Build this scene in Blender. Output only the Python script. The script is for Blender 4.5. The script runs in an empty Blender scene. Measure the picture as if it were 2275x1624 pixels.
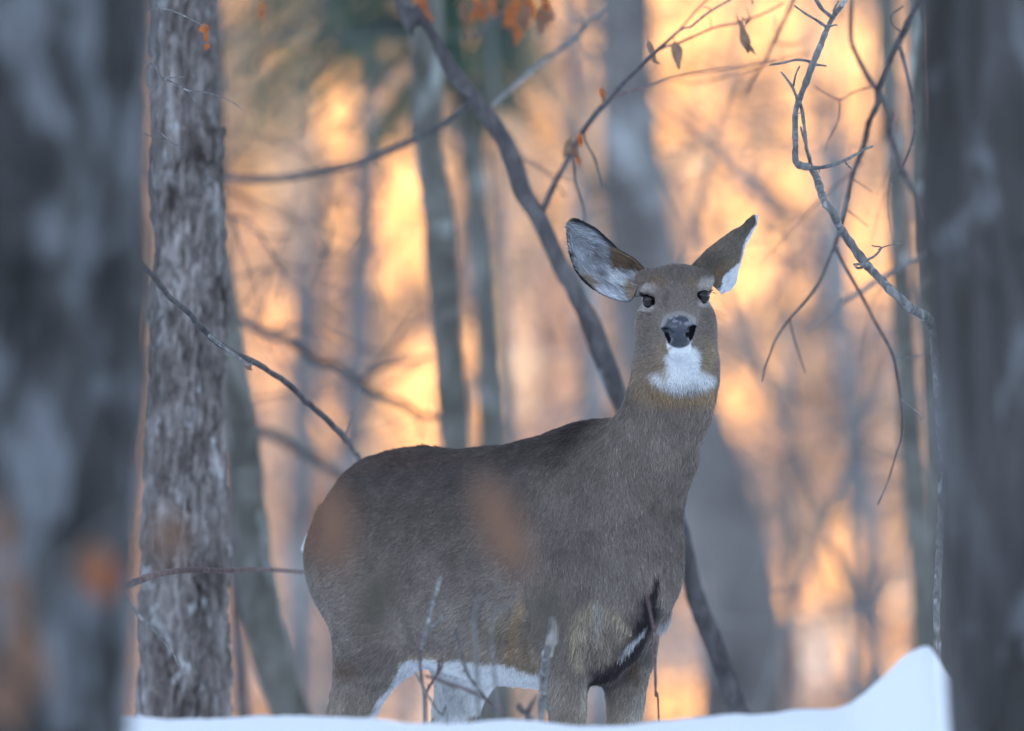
import bpy, math, random
import numpy as np
from mathutils import Vector

# ------------------------------------------------------------------ camera, world, sun, exposure
sc = bpy.context.scene
D = bpy.data
COL = sc.collection
rad = math.radians
FD = 20.0                 # metres from camera to the deer
FW = 1.95                 # metres seen across the frame at that distance
CZ = 0.05                 # camera height (ground under the deer = 0)
PITCH = rad(3.0)
cam_d = D.cameras.new('camera'); cam = D.objects.new('camera', cam_d); COL.objects.link(cam)
cam.location = (0, 0, CZ); cam.rotation_euler = (rad(90) + PITCH, 0, 0)
cam_d.sensor_width = 36; cam_d.lens = 36 * (FD / math.cos(PITCH)) / FW
cam_d.clip_start = 0.5; cam_d.clip_end = 3000
cam_d.dof.use_dof = True; cam_d.dof.focus_distance = 19.58
cam_d.dof.aperture_fstop = cam_d.lens / 1000 / 0.125      # a fast long lens: 125 mm entrance pupil
cam_d.dof.aperture_blades = 0
sc.camera = cam

SUN_EL = rad(11.0); SUN_AZ = math.atan2(-0.43, -0.90)      # low sun behind the camera's left shoulder
world = D.worlds.new("World"); sc.world = world; world.use_nodes = True
wn = world.node_tree; bg = wn.nodes['Background']
sky = wn.nodes.new('ShaderNodeTexSky'); sky.sky_type = 'NISHITA'; sky.sun_disc = False
sky.sun_elevation = SUN_EL; sky.sun_rotation = SUN_AZ
sky.air_density = 1.0; sky.dust_density = 0.3; sky.ozone_density = 3.0
hs = wn.nodes.new('ShaderNodeHueSaturation'); hs.inputs['Saturation'].default_value = .60      # sky blue toned down as white balance
wn.links.new(sky.outputs[0], hs.inputs['Color']); wn.links.new(hs.outputs[0], bg.inputs[0]); bg.inputs[1].default_value = 0.125
sd = D.lights.new('sun', 'SUN'); sun = D.objects.new('sun', sd); COL.objects.link(sun)
sd.energy = 4.0; sd.angle = rad(0.6); sd.color = (1.0, 0.61, 0.29)
tosun = Vector((math.sin(SUN_AZ) * math.cos(SUN_EL), math.cos(SUN_AZ) * math.cos(SUN_EL), math.sin(SUN_EL)))
sun.rotation_euler = tosun.to_track_quat('Z', 'Y').to_euler(); sun.location = (-30, -60, 40)
sc.view_settings.view_transform = 'Standard'; sc.view_settings.look = 'None'
sc.view_settings.exposure = 2.27; sc.view_settings.gamma = 1.0; sc.view_settings.use_curve_mapping = False
sc.render.engine = 'CYCLES'; sc.cycles.use_denoising = True; sc.cycles.max_bounces = 6
sc.cycles.transparent_max_bounces = 8; sc.cycles.sample_clamp_indirect = 6

# ------------------------------------------------------------------ helpers
rng = np.random.default_rng(7)
random.seed(7)

def W(px, py, d):
    """direction through the lens at (px,py) of a 2275x1624 picture, met at depth y=d"""
    a = PITCH + math.atan((812 - py) / 2275 * FW / FD)
    return np.array([(px - 1137.5) / 2275 * FW * d / FD, d, CZ + d * math.tan(a)])
VW = {1: (500, 0, 700/1895), 2: (1100, 0, 700/1895), 3: (500, 500, 700/1749), 7: (1700, 0, .554), 8: (1700, 885, .554),
      5: (0, 0, 700/1263), 6: (0, 885, 800/1444), 'b': (650, 1300, 680/2275), 'c': (1230, 1300, 670/2243), 'h': (1330, 480, 600/1624)}
def V(k, pts):
    x0, y0, s = VW[k]
    return [((x0 + p[0]*s)/1.0989, (y0 + p[1]*s)/1.0989) for p in pts]

def hash3(i, j, k, seed):
    n = (i*73856093) ^ (j*19349663) ^ (k*83492791) ^ (seed*2654435761 & 0x7fffffff)
    n = (n ^ (n >> 13)) * 1274126177 & 0x7fffffff
    n = (n ^ (n >> 16)) * 668265263 & 0x7fffffff
    return ((n ^ (n >> 15)) & 0xffff) / 65535.0
def vnoise(P, seed=0):
    P = np.asarray(P, float); I = np.floor(P).astype(np.int64); f = P - I; f = f*f*(3-2*f)
    out = 0
    for a in (0, 1):
        for b in (0, 1):
            for c in (0, 1):
                w = (f[..., 0] if a else 1-f[..., 0])*(f[..., 1] if b else 1-f[..., 1])*(f[..., 2] if c else 1-f[..., 2])
                out = out + w*hash3(I[..., 0]+a, I[..., 1]+b, I[..., 2]+c, seed)
    return out*2-1
def fbm(P, oct=4, seed=0, gain=.5):
    P = np.asarray(P, float); o = 0; a = 1; t = 0
    for i in range(oct):
        o = o + a*vnoise(P*(2.03**i)+i*17.3, seed+i); t += a; a *= gain
    return o/t

def make_mesh(name, v, f, mats, smooth=True, mi=None):
    me = D.meshes.new(name)
    v = np.asarray(v, float)
    if isinstance(f, np.ndarray):
        n = f.shape[1]
        me.vertices.add(len(v)); me.vertices.foreach_set('co', v.astype(np.float32).ravel())
        me.loops.add(f.size); me.loops.foreach_set('vertex_index', f.astype(np.int32).ravel())
        me.polygons.add(len(f)); me.polygons.foreach_set('loop_start', np.arange(0, f.size, n, dtype=np.int32))
        me.update(calc_edges=True)
    else:
        me.from_pydata([tuple(p) for p in v], [], f)
    if smooth: me.polygons.foreach_set('use_smooth', np.ones(len(me.polygons), bool))
    for m in (mats if isinstance(mats, (list, tuple)) else [mats]): me.materials.append(m)
    if mi is not None: me.polygons.foreach_set('material_index', np.asarray(mi, np.int32))
    me.update()
    return me
def part(name, v, f, mat, parent=None, smooth=True, mi=None, off=None):
    o0 = np.zeros(3) if off is None else np.asarray(off, float)
    me = make_mesh(name, np.asarray(v)-o0, f, mat, smooth, mi)
    o = D.objects.new(name, me); COL.objects.link(o)
    if parent is not None: o.parent = parent
    return o
def tag(o, label=None, cat=None, group=None, kind=None):
    if label: o['label'] = label
    if cat: o['category'] = cat
    if group: o['group'] = group
    if kind: o['kind'] = kind
    return o
def root(name, loc, label, cat, group=None):
    o = D.objects.new(name, None); COL.objects.link(o); o.location = tuple(loc); o.empty_display_size = .1
    return tag(o, label, cat, group)

class Geo:
    """collects quads/tris into one mesh"""
    def __init__(s): s.v = []; s.f = []; s.n = 0
    def add(s, v, f):
        s.v.append(np.asarray(v, float)); s.f += [tuple(int(i)+s.n for i in q) for q in f]; s.n += len(v)
    def build(s, name, mat, parent=None, off=None, smooth=True):
        return part(name, np.concatenate(s.v), s.f, mat, parent, smooth, off=off)

def spline(pts, n=6):
    P = np.asarray(pts, float); m = len(P)
    if m < 3: 
        t = np.linspace(0, 1, n+1)[:, None]; return P[0]*(1-t)+P[-1]*t
    Q = np.vstack([2*P[0]-P[1], P, 2*P[-1]-P[-2]]); out = []
    for i in range(m-1):
        p0, p1, p2, p3 = Q[i:i+4]
        for t in np.linspace(0, 1, n, endpoint=False):
            out.append(.5*((2*p1)+(-p0+p2)*t+(2*p0-5*p1+4*p2-p3)*t*t+(-p0+3*p1-3*p2+p3)*t**3))
    out.append(P[-1]); return np.array(out)

def tube_grid(path, rr, sides):
    path = np.asarray(path, float); N = len(path)
    T = np.gradient(path, axis=0); T /= np.linalg.norm(T, axis=1)[:, None]+1e-12
    up = np.array([0, 1, 0.]) if abs(T[0][1]) < .9 else np.array([1., 0, 0])
    A = np.cross(T[0], up); A /= np.linalg.norm(A); ring = []
    for i in range(N):
        A = A - T[i]*np.dot(A, T[i]); A /= np.linalg.norm(A); B = np.cross(T[i], A)
        th = np.linspace(0, 2*np.pi, sides, endpoint=False)
        ring.append((A[None]*np.cos(th)[:, None]+B[None]*np.sin(th)[:, None]))
    ring = np.array(ring)                                   # N,sides,3 unit normals
    return ring, path[:, None, :]+ring*np.asarray(rr)[:, None, None]
def grid_faces(N, S, wrap=True):
    i = np.arange(N-1)[:, None]; j = np.arange(S if wrap else S-1)[None]
    j2 = (j+1) % S
    return np.stack([i*S+j, i*S+j2, (i+1)*S+j2, (i+1)*S+j], -1).reshape(-1, 4)
def tube(pts, radii, sides=6, n=5, knob=0.0, seed=0, wob=0.0):
    """verts, faces of a limb through pts with radii (same length)"""
    path = spline(np.hstack([np.asarray(pts, float), np.asarray(radii, float)[:, None]]), n)
    rr = np.abs(path[:, 3]); path = path[:, :3].copy()
    if wob: 
        L = np.arange(len(path))*.9
        for c in range(3): path[1:-1, c] += wob*vnoise(np.stack([L, L*0+c*5.1, L*0+seed], 1), seed)[1:-1]
    if knob: rr = rr*(1+knob*np.clip(vnoise(np.stack([np.arange(len(rr))*1.3, rr*0, rr*0+seed], 1), seed+3), -.3, 1))
    ring, P = tube_grid(path, rr, sides); N = len(path)
    if knob: P = P+ring*(rr[:, None, None]*knob*.5*vnoise(P*(.6/max(rr.mean(), 1e-4)), seed)[..., None])
    v = P.reshape(-1, 3); f = [tuple(q) for q in grid_faces(N, sides)]
    v = np.vstack([v, path[0], path[-1]+(path[-1]-path[-2])*.4]); a, b = N*sides, N*sides+1
    f += [(a, (j+1) % sides, j) for j in range(sides)] + [(b, (N-1)*sides+j, (N-1)*sides+(j+1) % sides) for j in range(sides)]
    return v, f

# ------------------------------------------------------------------ materials
def mat_new(name):
    m = D.materials.new(name); m.use_nodes = True; nt = m.node_tree
    b = nt.nodes['Principled BSDF']; b.inputs['Specular IOR Level'].default_value = .25
    return m, nt, b
def N_(nt, t, **kw):
    n = nt.nodes.new(t)
    for k, v in kw.items(): setattr(n, k, v)
    return n
def ramp(nt, fac, stops):
    r = N_(nt, 'ShaderNodeValToRGB'); e = r.color_ramp.elements
    while len(e) < len(stops): e.new(.5)
    for i, (p, c) in enumerate(stops): e[i].position = p; e[i].color = (*c, 1)
    nt.links.new(fac, r.inputs[0]); return r.outputs[0]
def noise(nt, scale, detail=4, rough=.55, stretch=(1, 1, 1), dist=0.0, off=0):
    tc = N_(nt, 'ShaderNodeTexCoord'); mp = N_(nt, 'ShaderNodeMapping'); mp.inputs['Scale'].default_value = stretch
    mp.inputs['Location'].default_value = (off, off*.7, off*.3)
    n = N_(nt, 'ShaderNodeTexNoise'); n.inputs['Scale'].default_value = scale; n.inputs['Detail'].default_value = detail
    n.inputs['Roughness'].default_value = rough; n.inputs['Distortion'].default_value = dist
    nt.links.new(tc.outputs['Object'], mp.inputs[0]); nt.links.new(mp.outputs[0], n.inputs['Vector']); return n.outputs['Fac']
def mixc(nt, fac, a, b):
    m = N_(nt, 'ShaderNodeMix', data_type='RGBA')
    if isinstance(fac, float): m.inputs[0].default_value = fac
    else: nt.links.new(fac, m.inputs[0])
    for s, c in ((6, a), (7, b)):
        if isinstance(c, tuple): m.inputs[s].default_value = (*c, 1)
        else: nt.links.new(c, m.inputs[s])
    return m.outputs[2]
def bump(nt, b, h, strength=.5, dist=.01):
    n = N_(nt, 'ShaderNodeBump'); n.inputs['Strength'].default_value = strength; n.inputs['Distance'].default_value = dist
    nt.links.new(h, n.inputs['Height']); nt.links.new(n.outputs[0], b.inputs['Normal'])

def bark(name, dark, mid, light, lichen, scale=9, lich=.62, zst=.28, off=0, big=1.6):
    m, nt, b = mat_new(name)
    f = noise(nt, scale, 6, .62, (1, 1, zst), .6, off)
    c = ramp(nt, f, [(.30, dark), (.5, mid), (.68, light)])
    f2 = noise(nt, scale*.8, 3, .55, (1, 1, .45), .5, off+5)
    k = ramp(nt, f2, [(lich, (0, 0, 0)), (lich+.09, (1, 1, 1))])
    c = mixc(nt, k, c, lichen)
    f3 = noise(nt, big, 2, .5, (1, 1, .5), 0, off+9)
    c2 = N_(nt, 'ShaderNodeHueSaturation'); nt.links.new(c, c2.inputs['Color'])
    mr = N_(nt, 'ShaderNodeMapRange'); mr.inputs[1].default_value = .3; mr.inputs[2].default_value = .7
    mr.inputs[3].default_value = .75; mr.inputs[4].default_value = 1.3
    nt.links.new(f3, mr.inputs[0]); nt.links.new(mr.outputs[0], c2.inputs['Value'])
    nt.links.new(c2.outputs[0], b.inputs['Base Color']); b.inputs['Roughness'].default_value = .9
    bump(nt, b, f, .6, .01)
    return m
M = {}
M['bark_near'] = bark('bark_near_oak', (.012, .011, .011), (.040, .039, .039), (.085, .085, .086), (.155, .16, .172), 15, .49, .42, big=6)
M['bark_shag'] = bark('bark_shaggy', (.04, .03, .028), (.19, .165, .155), (.34, .305, .295), (.44, .44, .44), 26, .60, .36, 3, big=9)
M['bark_right'] = bark('bark_right_oak', (.03, .025, .022), (.062, .058, .056), (.10, .097, .098), (.15, .152, .16), 13, .56, .2, 6, big=4)
M['bark_smooth'] = bark('bark_smooth_maple', (.055, .052, .045), (.125, .12, .105), (.19, .185, .168), (.30, .32, .30), 11, .58, .6, 8, big=5)
M['bark_far'] = bark('bark_pale_beech', (.08, .07, .065), (.155, .14, .135), (.23, .21, .20), (.34, .35, .35), 3.6, .56, .6, 11, big=2.5)
M['bark_dark'] = bark('bark_dark_branch', (.04, .038, .038), (.085, .078, .08), (.14, .13, .132), (.24, .25, .26), 24, .64, .5, 13)
M['bark_twig'] = bark('bark_grey_twig', (.09, .09, .09), (.19, .185, .18), (.30, .295, .29), (.42, .42, .42), 60, .6, .4, 15)
M['bark_red'] = bark('bark_reddish_twig', (.09, .05, .05), (.17, .115, .11), (.25, .185, .175), (.34, .3, .3), 60, .66, .4, 17)

def leaf_mat(name, c1, c2, trans=.45):
    m, nt, b = mat_new(name)
    c = ramp(nt, noise(nt, 40, 3), [(.35, c1), (.65, c2)])
    nt.links.new(c, b.inputs['Base Color']); b.inputs['Roughness'].default_value = .7
    tr = N_(nt, 'ShaderNodeBsdfTranslucent'); nt.links.new(c, tr.inputs[0])
    mx = N_(nt, 'ShaderNodeMixShader'); mx.inputs[0].default_value = trans
    nt.links.new(b.outputs[0], mx.inputs[1]); nt.links.new(tr.outputs[0], mx.inputs[2])
    nt.links.new(mx.outputs[0], nt.nodes['Material Output'].inputs[0]); return m
M['leaf_rust'] = leaf_mat('leaf_rust', (.34, .09, .03), (.50, .17, .06))
M['leaf_tan'] = leaf_mat('leaf_tan', (.22, .14, .09), (.34, .22, .15))
M['leaf_brown'] = leaf_mat('leaf_brown', (.19, .105, .07), (.25, .14, .09), .3)
M['leaf_beech'] = leaf_mat('leaf_beech_pale', (.62, .44, .30), (.78, .60, .42), .4)
M['leaf_glow_spot'] = leaf_mat('leaf_glow_spot', (.64, .43, .25), (.78, .57, .35), .2)
M['leaf_dark'] = leaf_mat('leaf_dark_olive', (.07, .06, .045), (.10, .085, .065), .2)
M['brush'] = leaf_mat('brush_mauve', (.20, .16, .17), (.32, .25, .25), .1)
M['needle'] = leaf_mat('needle_green', (.05, .12, .075), (.10, .19, .12), .4)

# ---- snow / leaf litter ground
m, nt, b = mat_new('snow_and_leaf_litter')
f1 = noise(nt, .9, 8, .65, (1, 1, 1), .5); f2 = noise(nt, 3.5, 5, .6, (1, 1, 1), 0, 4)
litter = ramp(nt, f2, [(.3, (.18, .115, .085)), (.55, (.34, .22, .16)), (.7, (.48, .33, .24))])
pos = N_(nt, 'ShaderNodeNewGeometry'); sx = N_(nt, 'ShaderNodeSeparateXYZ'); nt.links.new(pos.outputs['Position'], sx.inputs[0])
far = N_(nt, 'ShaderNodeMapRange'); far.inputs[1].default_value = 24; far.inputs[2].default_value = 60
far.inputs[3].default_value = -.40; far.inputs[4].default_value = .04; nt.links.new(sx.outputs['Y'], far.inputs[0])
ad = N_(nt, 'ShaderNodeMath', operation='ADD'); nt.links.new(f1, ad.inputs[0]); nt.links.new(far.outputs[0], ad.inputs[1])
k = ramp(nt, ad.outputs[0], [(.48, (0, 0, 0)), (.56, (1, 1, 1))])
nt.links.new(mixc(nt, k, (.84, .86, .88), litter), b.inputs['Base Color'])
b.inputs['Roughness'].default_value = .75
b.inputs['Subsurface Weight'].default_value = 0.0
bump(nt, b, noise(nt, 25, 6, .7), .25, .02)
M['snow'] = m

# crest of the snow bank in front of the deer
YB = 17.7
_cp = [(-2600, 1640), (-900, 1610), (0, 1600), (290, 1592), (420, 1596), (560, 1588), (700, 1586), (860, 1600), (1000, 1604), (1120, 1598), (1300, 1612), (1450, 1606),
       (1600, 1592), (1700, 1577), (1800, 1571), (1872, 1572), (1905, 1552), (1960, 1504), (2010, 1458), (2040, 1440), (2064, 1430),
       (2082, 1448), (2092, 1500), (2118, 1520), (2150, 1560), (2400, 1600), (3000, 1640), (5000, 1700)]
_cx = np.array([W(p[0], p[1], YB)[0] for p in _cp]); _cz = np.array([W(p[0], p[1], YB)[2] for p in _cp])
_xx = np.arange(-3, 5, .004); _zz = np.interp(_xx, _cx, _cz); _k = np.hanning(13); _zz = np.convolve(np.pad(_zz, 6, 'edge'), _k/_k.sum(), 'valid'); _cx, _cz = _xx, _zz
def sstep(a, b, x):
    t = np.clip((x-a)/(b-a), 0, 1); return t*t*(3-2*t)
SH = np.array([-0.43, -0.90]); SH = SH/np.linalg.norm(SH)
def H(x, y):
    x = np.asarray(x, float); y = np.asarray(y, float)
    P = np.stack([x*.12, y*.12, x*0], -1)
    z = -1.35+1.35*sstep(6, 17, y)
    z = z-0.7*sstep(24, 44, y)
    hill = .135*np.clip(y-48, 0, None); hill = np.where(hill > 26, 26+(hill-26)*.15, hill)
    z = z+np.where(y > 48, hill*sstep(48, 60, y), 0)
    q = x*SH[0]+y*SH[1]                                   # distance towards the sun
    z = z+23.5*sstep(18, 62, q)*(1+.05*vnoise(np.stack([(x*SH[1]-y*SH[0])*.03, q*0, q*0], -1), 5))  # unseen hill behind the camera, added to keep sun off the deer
    z = z+.12*fbm(P*2, 3, 2)*sstep(1, 6, abs(y-20))+1.4*fbm(P*.4, 3, 9)*sstep(50, 90, y)
    w = np.where(y < YB, .42, .55)
    cz = np.interp(x, _cx, _cz)+.007*fbm(np.stack([x*9, y*7, x*0], -1), 3, 4)+.0035*fbm(np.stack([x*45, y*40, x*0], -1), 2, 14)+.013*fbm(np.stack([x*24, y*14, x*0], -1), 3, 19)*sstep(.60, .72, x)
    g = np.exp(-((y-YB)/w)**2)
    return z*(1-g)+cz*g
def axis(segs):
    out = [segs[0][0]]
    for a, b, s in segs:
        n = max(1, int(round((b-a)/s))); out += list(np.linspace(a, b, n+1)[1:])
    return np.array(out)
ax = axis([(-600, -150, 50), (-150, -30, 8), (-30, -8, 1.5), (-8, -1.6, .25), (-1.6, 1.6, .012), (1.6, 8, .25), (8, 30, 1.5), (30, 150, 8), (150, 600, 50)])
ay = axis([(-600, -120, 40), (-120, -10, 5), (-10, 10, 1), (10, 16.6, .2), (16.6, 18.6, .035), (18.6, 24, .2), (24, 48, 1), (48, 160, 2), (160, 700, 45)])
GX, GY = np.meshgrid(ax, ay, indexing='xy')
GZ = H(GX, GY)
v = np.stack([GX, GY, GZ], -1).reshape(-1, 3)
tag(part('ground', v, grid_faces(len(ay), len(ax), False), M['snow']), kind='structure')

# ---- trees
def trunk(par, path, radii, mat, sides=40, seg=.04, amp=.0, fr=8, fz=2, name='trunk', seed=0, off=None):
    path = spline(np.hstack([np.asarray(path, float), np.asarray(radii, float)[:, None]]), 12)
    d = np.r_[0, np.cumsum(np.linalg.norm(np.diff(path[:, :3], axis=0), axis=1))]
    n = max(8, int(d[-1]/seg)); t = np.linspace(0, d[-1], n)
    path = np.stack([np.interp(t, d, path[:, c]) for c in range(4)], 1)
    ring, P = tube_grid(path[:, :3], path[:, 3], sides)
    if amp:
        Q = np.stack([ring[..., 0]*fr*path[:, None, 3], ring[..., 1]*fr*path[:, None, 3], P[..., 2]*fz], -1)
        r = 1-np.abs(fbm(Q*2.2, 4, seed))*2.2
        r2 = fbm(Q, 3, seed+7)
        P = P+ring*(amp*(-np.clip(r, 0, 1)**2*1.3+r2*.9))[..., None]
    return part(name, P.reshape(-1, 3), grid_faces(n, sides), mat, par, off=off)

def limbs(g, base, dirn, L, r, depth, rs, sides=5, droop=.1, step=5):
    """recursive bare limb"""
    pts = [np.array(base, float)]; d = np.array(dirn, float); d /= np.linalg.norm(d)
    for i in range(step):
        d = d+rs.normal(0, .16, 3)+np.array([0, 0, droop*.2]); d /= np.linalg.norm(d); pts.append(pts[-1]+d*L/step)
    rr = np.linspace(r, r*.35, step+1)
    g.add(*tube(pts, rr, sides, 2))
    if depth > 0:
        for i in range(2, step+1):
            for _ in range(1 if depth > 1 else 2):
                q = rs.normal(0, 1, 3); q -= d*np.dot(q, d); q /= np.linalg.norm(q)
                limbs(g, pts[i], d*.75+q*.7, L*rs.uniform(.4, .65), rr[i]*.55, depth-1, rs, max(3, sides-1), droop, step)

def tree_at(name, pix, rpx, d, mat, label, cat='tree', group=None, top=9.0, sides=32, amp=0.0, fr=8, fz=2, crown=True, seed=0, dd=None, seg=.05, cmat=None):
    """pix = centre line in the picture, rpx half widths; extended to the ground and up to `top`"""
    dd = dd or [d]*len(pix)
    P = [W(p[0], p[1], q) for p, q in zip(pix, dd)]; R = [r/2275*FW*q/FD for r, q in zip(rpx, dd)]
    if P[0][2] < P[-1][2]: P.reverse(); R.reverse()
    s = (P[-1]-P[-2])/(abs(P[-1][2]-P[-2][2])+1e-6); s[:2] *= .6
    gz = float(H(P[-1][0], P[-1][1])); k = P[-1][2]-gz
    b0 = P[-1]+s*k; gz2 = float(H(b0[0], b0[1])); b0[2] = gz2-.1
    s2 = (P[0]-P[1])/(abs(P[0][2]-P[1][2])+1e-6); s2[:2] *= .5
    t0 = P[0]+s2*(top*.45); t1 = t0+np.array([s2[0]*.3, s2[1]*.3, 1])*(top*.55)
    path = [t1, t0]+P+[P[-1]*.4+b0*.6, b0]
    rad_ = [R[0]*.35, R[0]*.8]+R+[R[-1]*1.03, R[-1]*1.25]
    base = np.array([b0[0], b0[1], gz2])
    rt = root(name, base, label, cat, group)
    trunk(rt, path[::-1], rad_[::-1], mat, sides, seg, amp, fr, fz, seed=seed, off=base)
    if crown:
        rs = np.random.default_rng(seed+50); g = Geo()
        for i in range(8):
            t = rs.uniform(.15, 1); p = (t0*(1-t)+t1*t); a = rs.uniform(0, 6.28)
            limbs(g, p, (math.cos(a), math.sin(a), .7), rs.uniform(1, 2.4)*top/9, R[0]*.3*(1.2-.6*t), 2, rs)
        g.build('crown', cmat or mat, rt, off=base)
    return rt, base

# near tree filling the left edge
tree_at('oak_tree', [(-60, -60), (-62, 400), (-68, 900), (-82, 1300), (-95, 1700)], [412, 414, 410, 398, 398], 13.6, M['bark_near'],
        'thick dark grey trunk filling the left edge, strongly blurred', top=10, sides=120, amp=.022, fr=7, fz=1.1, seed=3, seg=.02)
tree_at('hickory_tree', [(400, -30), (415, 300), (420, 600), (412, 900), (410, 1200), (416, 1640)], [76, 84, 90, 94, 100, 112], 21.35, M['bark_shag'],
        'grey trunk with shaggy cracked bark beside the near left trunk', top=8, sides=150, amp=.016, fr=40, fz=8.5, seed=11, seg=.006)
tree_at('maple_tree', [(470, 300), (488, 560), (520, 800), (548, 1040), (566, 1250), (598, 1440), (655, 1600), (700, 1690)], [20, 26, 34, 38, 40, 44, 44, 46], 23.2, M['bark_smooth'],
        'slim grey green trunk leaning just behind the shaggy trunk', top=6, sides=40, amp=.006, fr=10, fz=4, seed=21, seg=.02)
tree_at('maple_tree', [(948, -40), (945, 250), (975, 500), (995, 750), (1010, 980), (1020, 1300), (1030, 1640)], [42, 34, 38, 36, 36, 40, 44], 24.2, M['bark_smooth'],
        'straight grey trunk rising behind the deer\'s back, darkest of the middle trunks', top=8, sides=40, amp=.006, fr=8, fz=3, seed=31, seg=.02)
tree_at('oak_tree', [(2215, -40), (2230, 400), (2238, 800), (2250, 1300), (2262, 1660)], [185, 178, 172, 168, 162], 15.6, M['bark_right'],
        'broad blurred dark trunk along the right edge beside the snow heap', top=10, sides=110, amp=.014, fr=8, fz=1.0, seed=41, seg=.02)
tree_at('beech_tree', [(1385, -40), (1395, 250), (1415, 500), (1470, 800), (1560, 1050), (1635, 1300), (1650, 1620)], [68, 72, 84, 92, 96, 98, 104], 33, M['bark_far'],
        'large leaning grey trunk blurred directly behind the deer\'s head', top=10, sides=32, amp=.012, fr=5, fz=1.5, seed=51)
tree_at('birch_tree', [(1970, -40), (1984, 300), (2002, 620), (2025, 1000), (2052, 1300), (2060, 1620)], [20, 21, 24, 26, 28, 30], 25.2, M['bark_smooth'],
        'thin straight grey green trunk left of the broad right edge trunk', top=8, sides=24, seed=61)
tree_at('birch_tree', [(2040, -40), (2052, 300), (2064, 620), (2084, 900), (2100, 1300), (2105, 1620)], [22, 24, 27, 30, 32, 34], 23.0, M['bark_smooth'],
        'pale thin trunk half hidden by the broad right edge trunk', top=8, sides=24, seed=62)
tree_at('beech_tree', [(1800, -40), (1835, 300), (1866, 700), (1915, 1050), (1935, 1300), (1940, 1620)], [16, 20, 24, 26, 26, 28], 38, M['bark_far'],
        'faint thin blue grey trunk midway between deer and right edge trunk', top=9, sides=20, seed=63)
tree_at('beech_tree', [(672, -40), (676, 400), (672, 800), (668, 1200), (660, 1620)], [34, 36, 36, 38, 40], 42, M['bark_far'],
        'faint pale trunk behind the rump, nearer the shaggy trunk', top=10, sides=20, seed=64)
tree_at('beech_tree', [(820, -40), (815, 400), (792, 800), (772, 1200), (760, 1620)], [26, 30, 32, 34, 36], 38, M['bark_far'],
        'faint pale trunk above the rump, nearer the grey middle trunk', top=10, sides=20, seed=65)
tree_at('beech_tree', [(1290, -40), (1292, 400), (1305, 800), (1320, 1200), (1330, 1620)], [14, 20, 22, 26, 28], 36, M['bark_far'],
        'thin mauve grey trunk just left of the leaning trunk behind the head', top=9, sides=20, seed=66)

# far wood on the lit slope: reads as one mass
def far_wood():
    rs = np.random.default_rng(77); g = Geo()
    for i in range(170):
        y = rs.uniform(54, 135); x = rs.uniform(-.085, .085)*y*1.15; z = float(H(x, y))-.2
        r = rs.uniform(.05, .20); lean = rs.normal(0, .04, 2); h = rs.uniform(7, 13)
        P = [np.array([x, y, z]), np.array([x+lean[0]*h*.5, y, z+h*.5]), np.array([x+lean[0]*h*1.2, y+lean[1]*h, z+h])]
        g.add(*tube(P, [r, r*.7, r*.25], 7, 3))
        for k in range(7):
            t = rs.uniform(.15, .95); p = P[0]*(1-t)+P[2]*t; a = rs.uniform(0, 6.28)
            limbs(g, p, (math.cos(a), math.sin(a)*.6, .7), rs.uniform(1, 2.6), r*.35, 1, rs, 4)
    tag(g.build('distant_woods', M['bark_far']), 'distant wood of bare trunks on the sunlit slope', 'woods', kind='stuff')
    # dead leaves and brush of the far young beeches: clumps taller than wide
    def clumps(n, cl, seed, mat, name, label, size, ylo, yhi, zlo=.2, zhi=7.0):
        rs = np.random.default_rng(seed)
        yy = rs.uniform(ylo, yhi, cl); xx = rs.uniform(-.075, .075, cl)*yy; zz = H(xx, yy)+rs.uniform(zlo, zhi, cl)
        w = rs.uniform(.15, 1.0, cl)**1.6+.03; k = rs.choice(cl, n, p=w/w.sum()); sx_ = rs.uniform(.12, .42, cl)[k]; sz_ = rs.uniform(.25, 1.0, cl)[k]; tl = rs.normal(0, .35, cl)[k]
        g_ = rs.normal(0, 1, (n, 3)); C = np.stack([xx[k], yy[k], zz[k]], 1)+np.stack([g_[:, 0]*sx_+tl*g_[:, 2]*sz_, g_[:, 1]*sx_, g_[:, 2]*sz_], 1)
        A = rs.normal(0, 1, (n, 3)); A /= np.linalg.norm(A, axis=1)[:, None]; B_ = np.cross(A, rs.normal(0, 1, (n, 3))); B_ /= np.linalg.norm(B_, axis=1)[:, None]
        A *= size; B_ *= size*.6
        v = np.stack([C-A, C-B_, C+A, C+B_], 1).reshape(-1, 3); f = np.arange(n*4).reshape(-1, 4)
        tag(part(name, v, f, M[mat], smooth=False), label, 'leaves', kind='stuff')
    clumps(80000, 520, 78, 'leaf_beech', 'beech_leaves', 'pale dead leaves still hanging on the far young beeches', .05, 56, 120)
    clumps(60000, 420, 79, 'brush', 'brush', 'mauve brown brush growing between the far trunks', .045, 52, 95, .1, 4.2)
far_wood()
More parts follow.
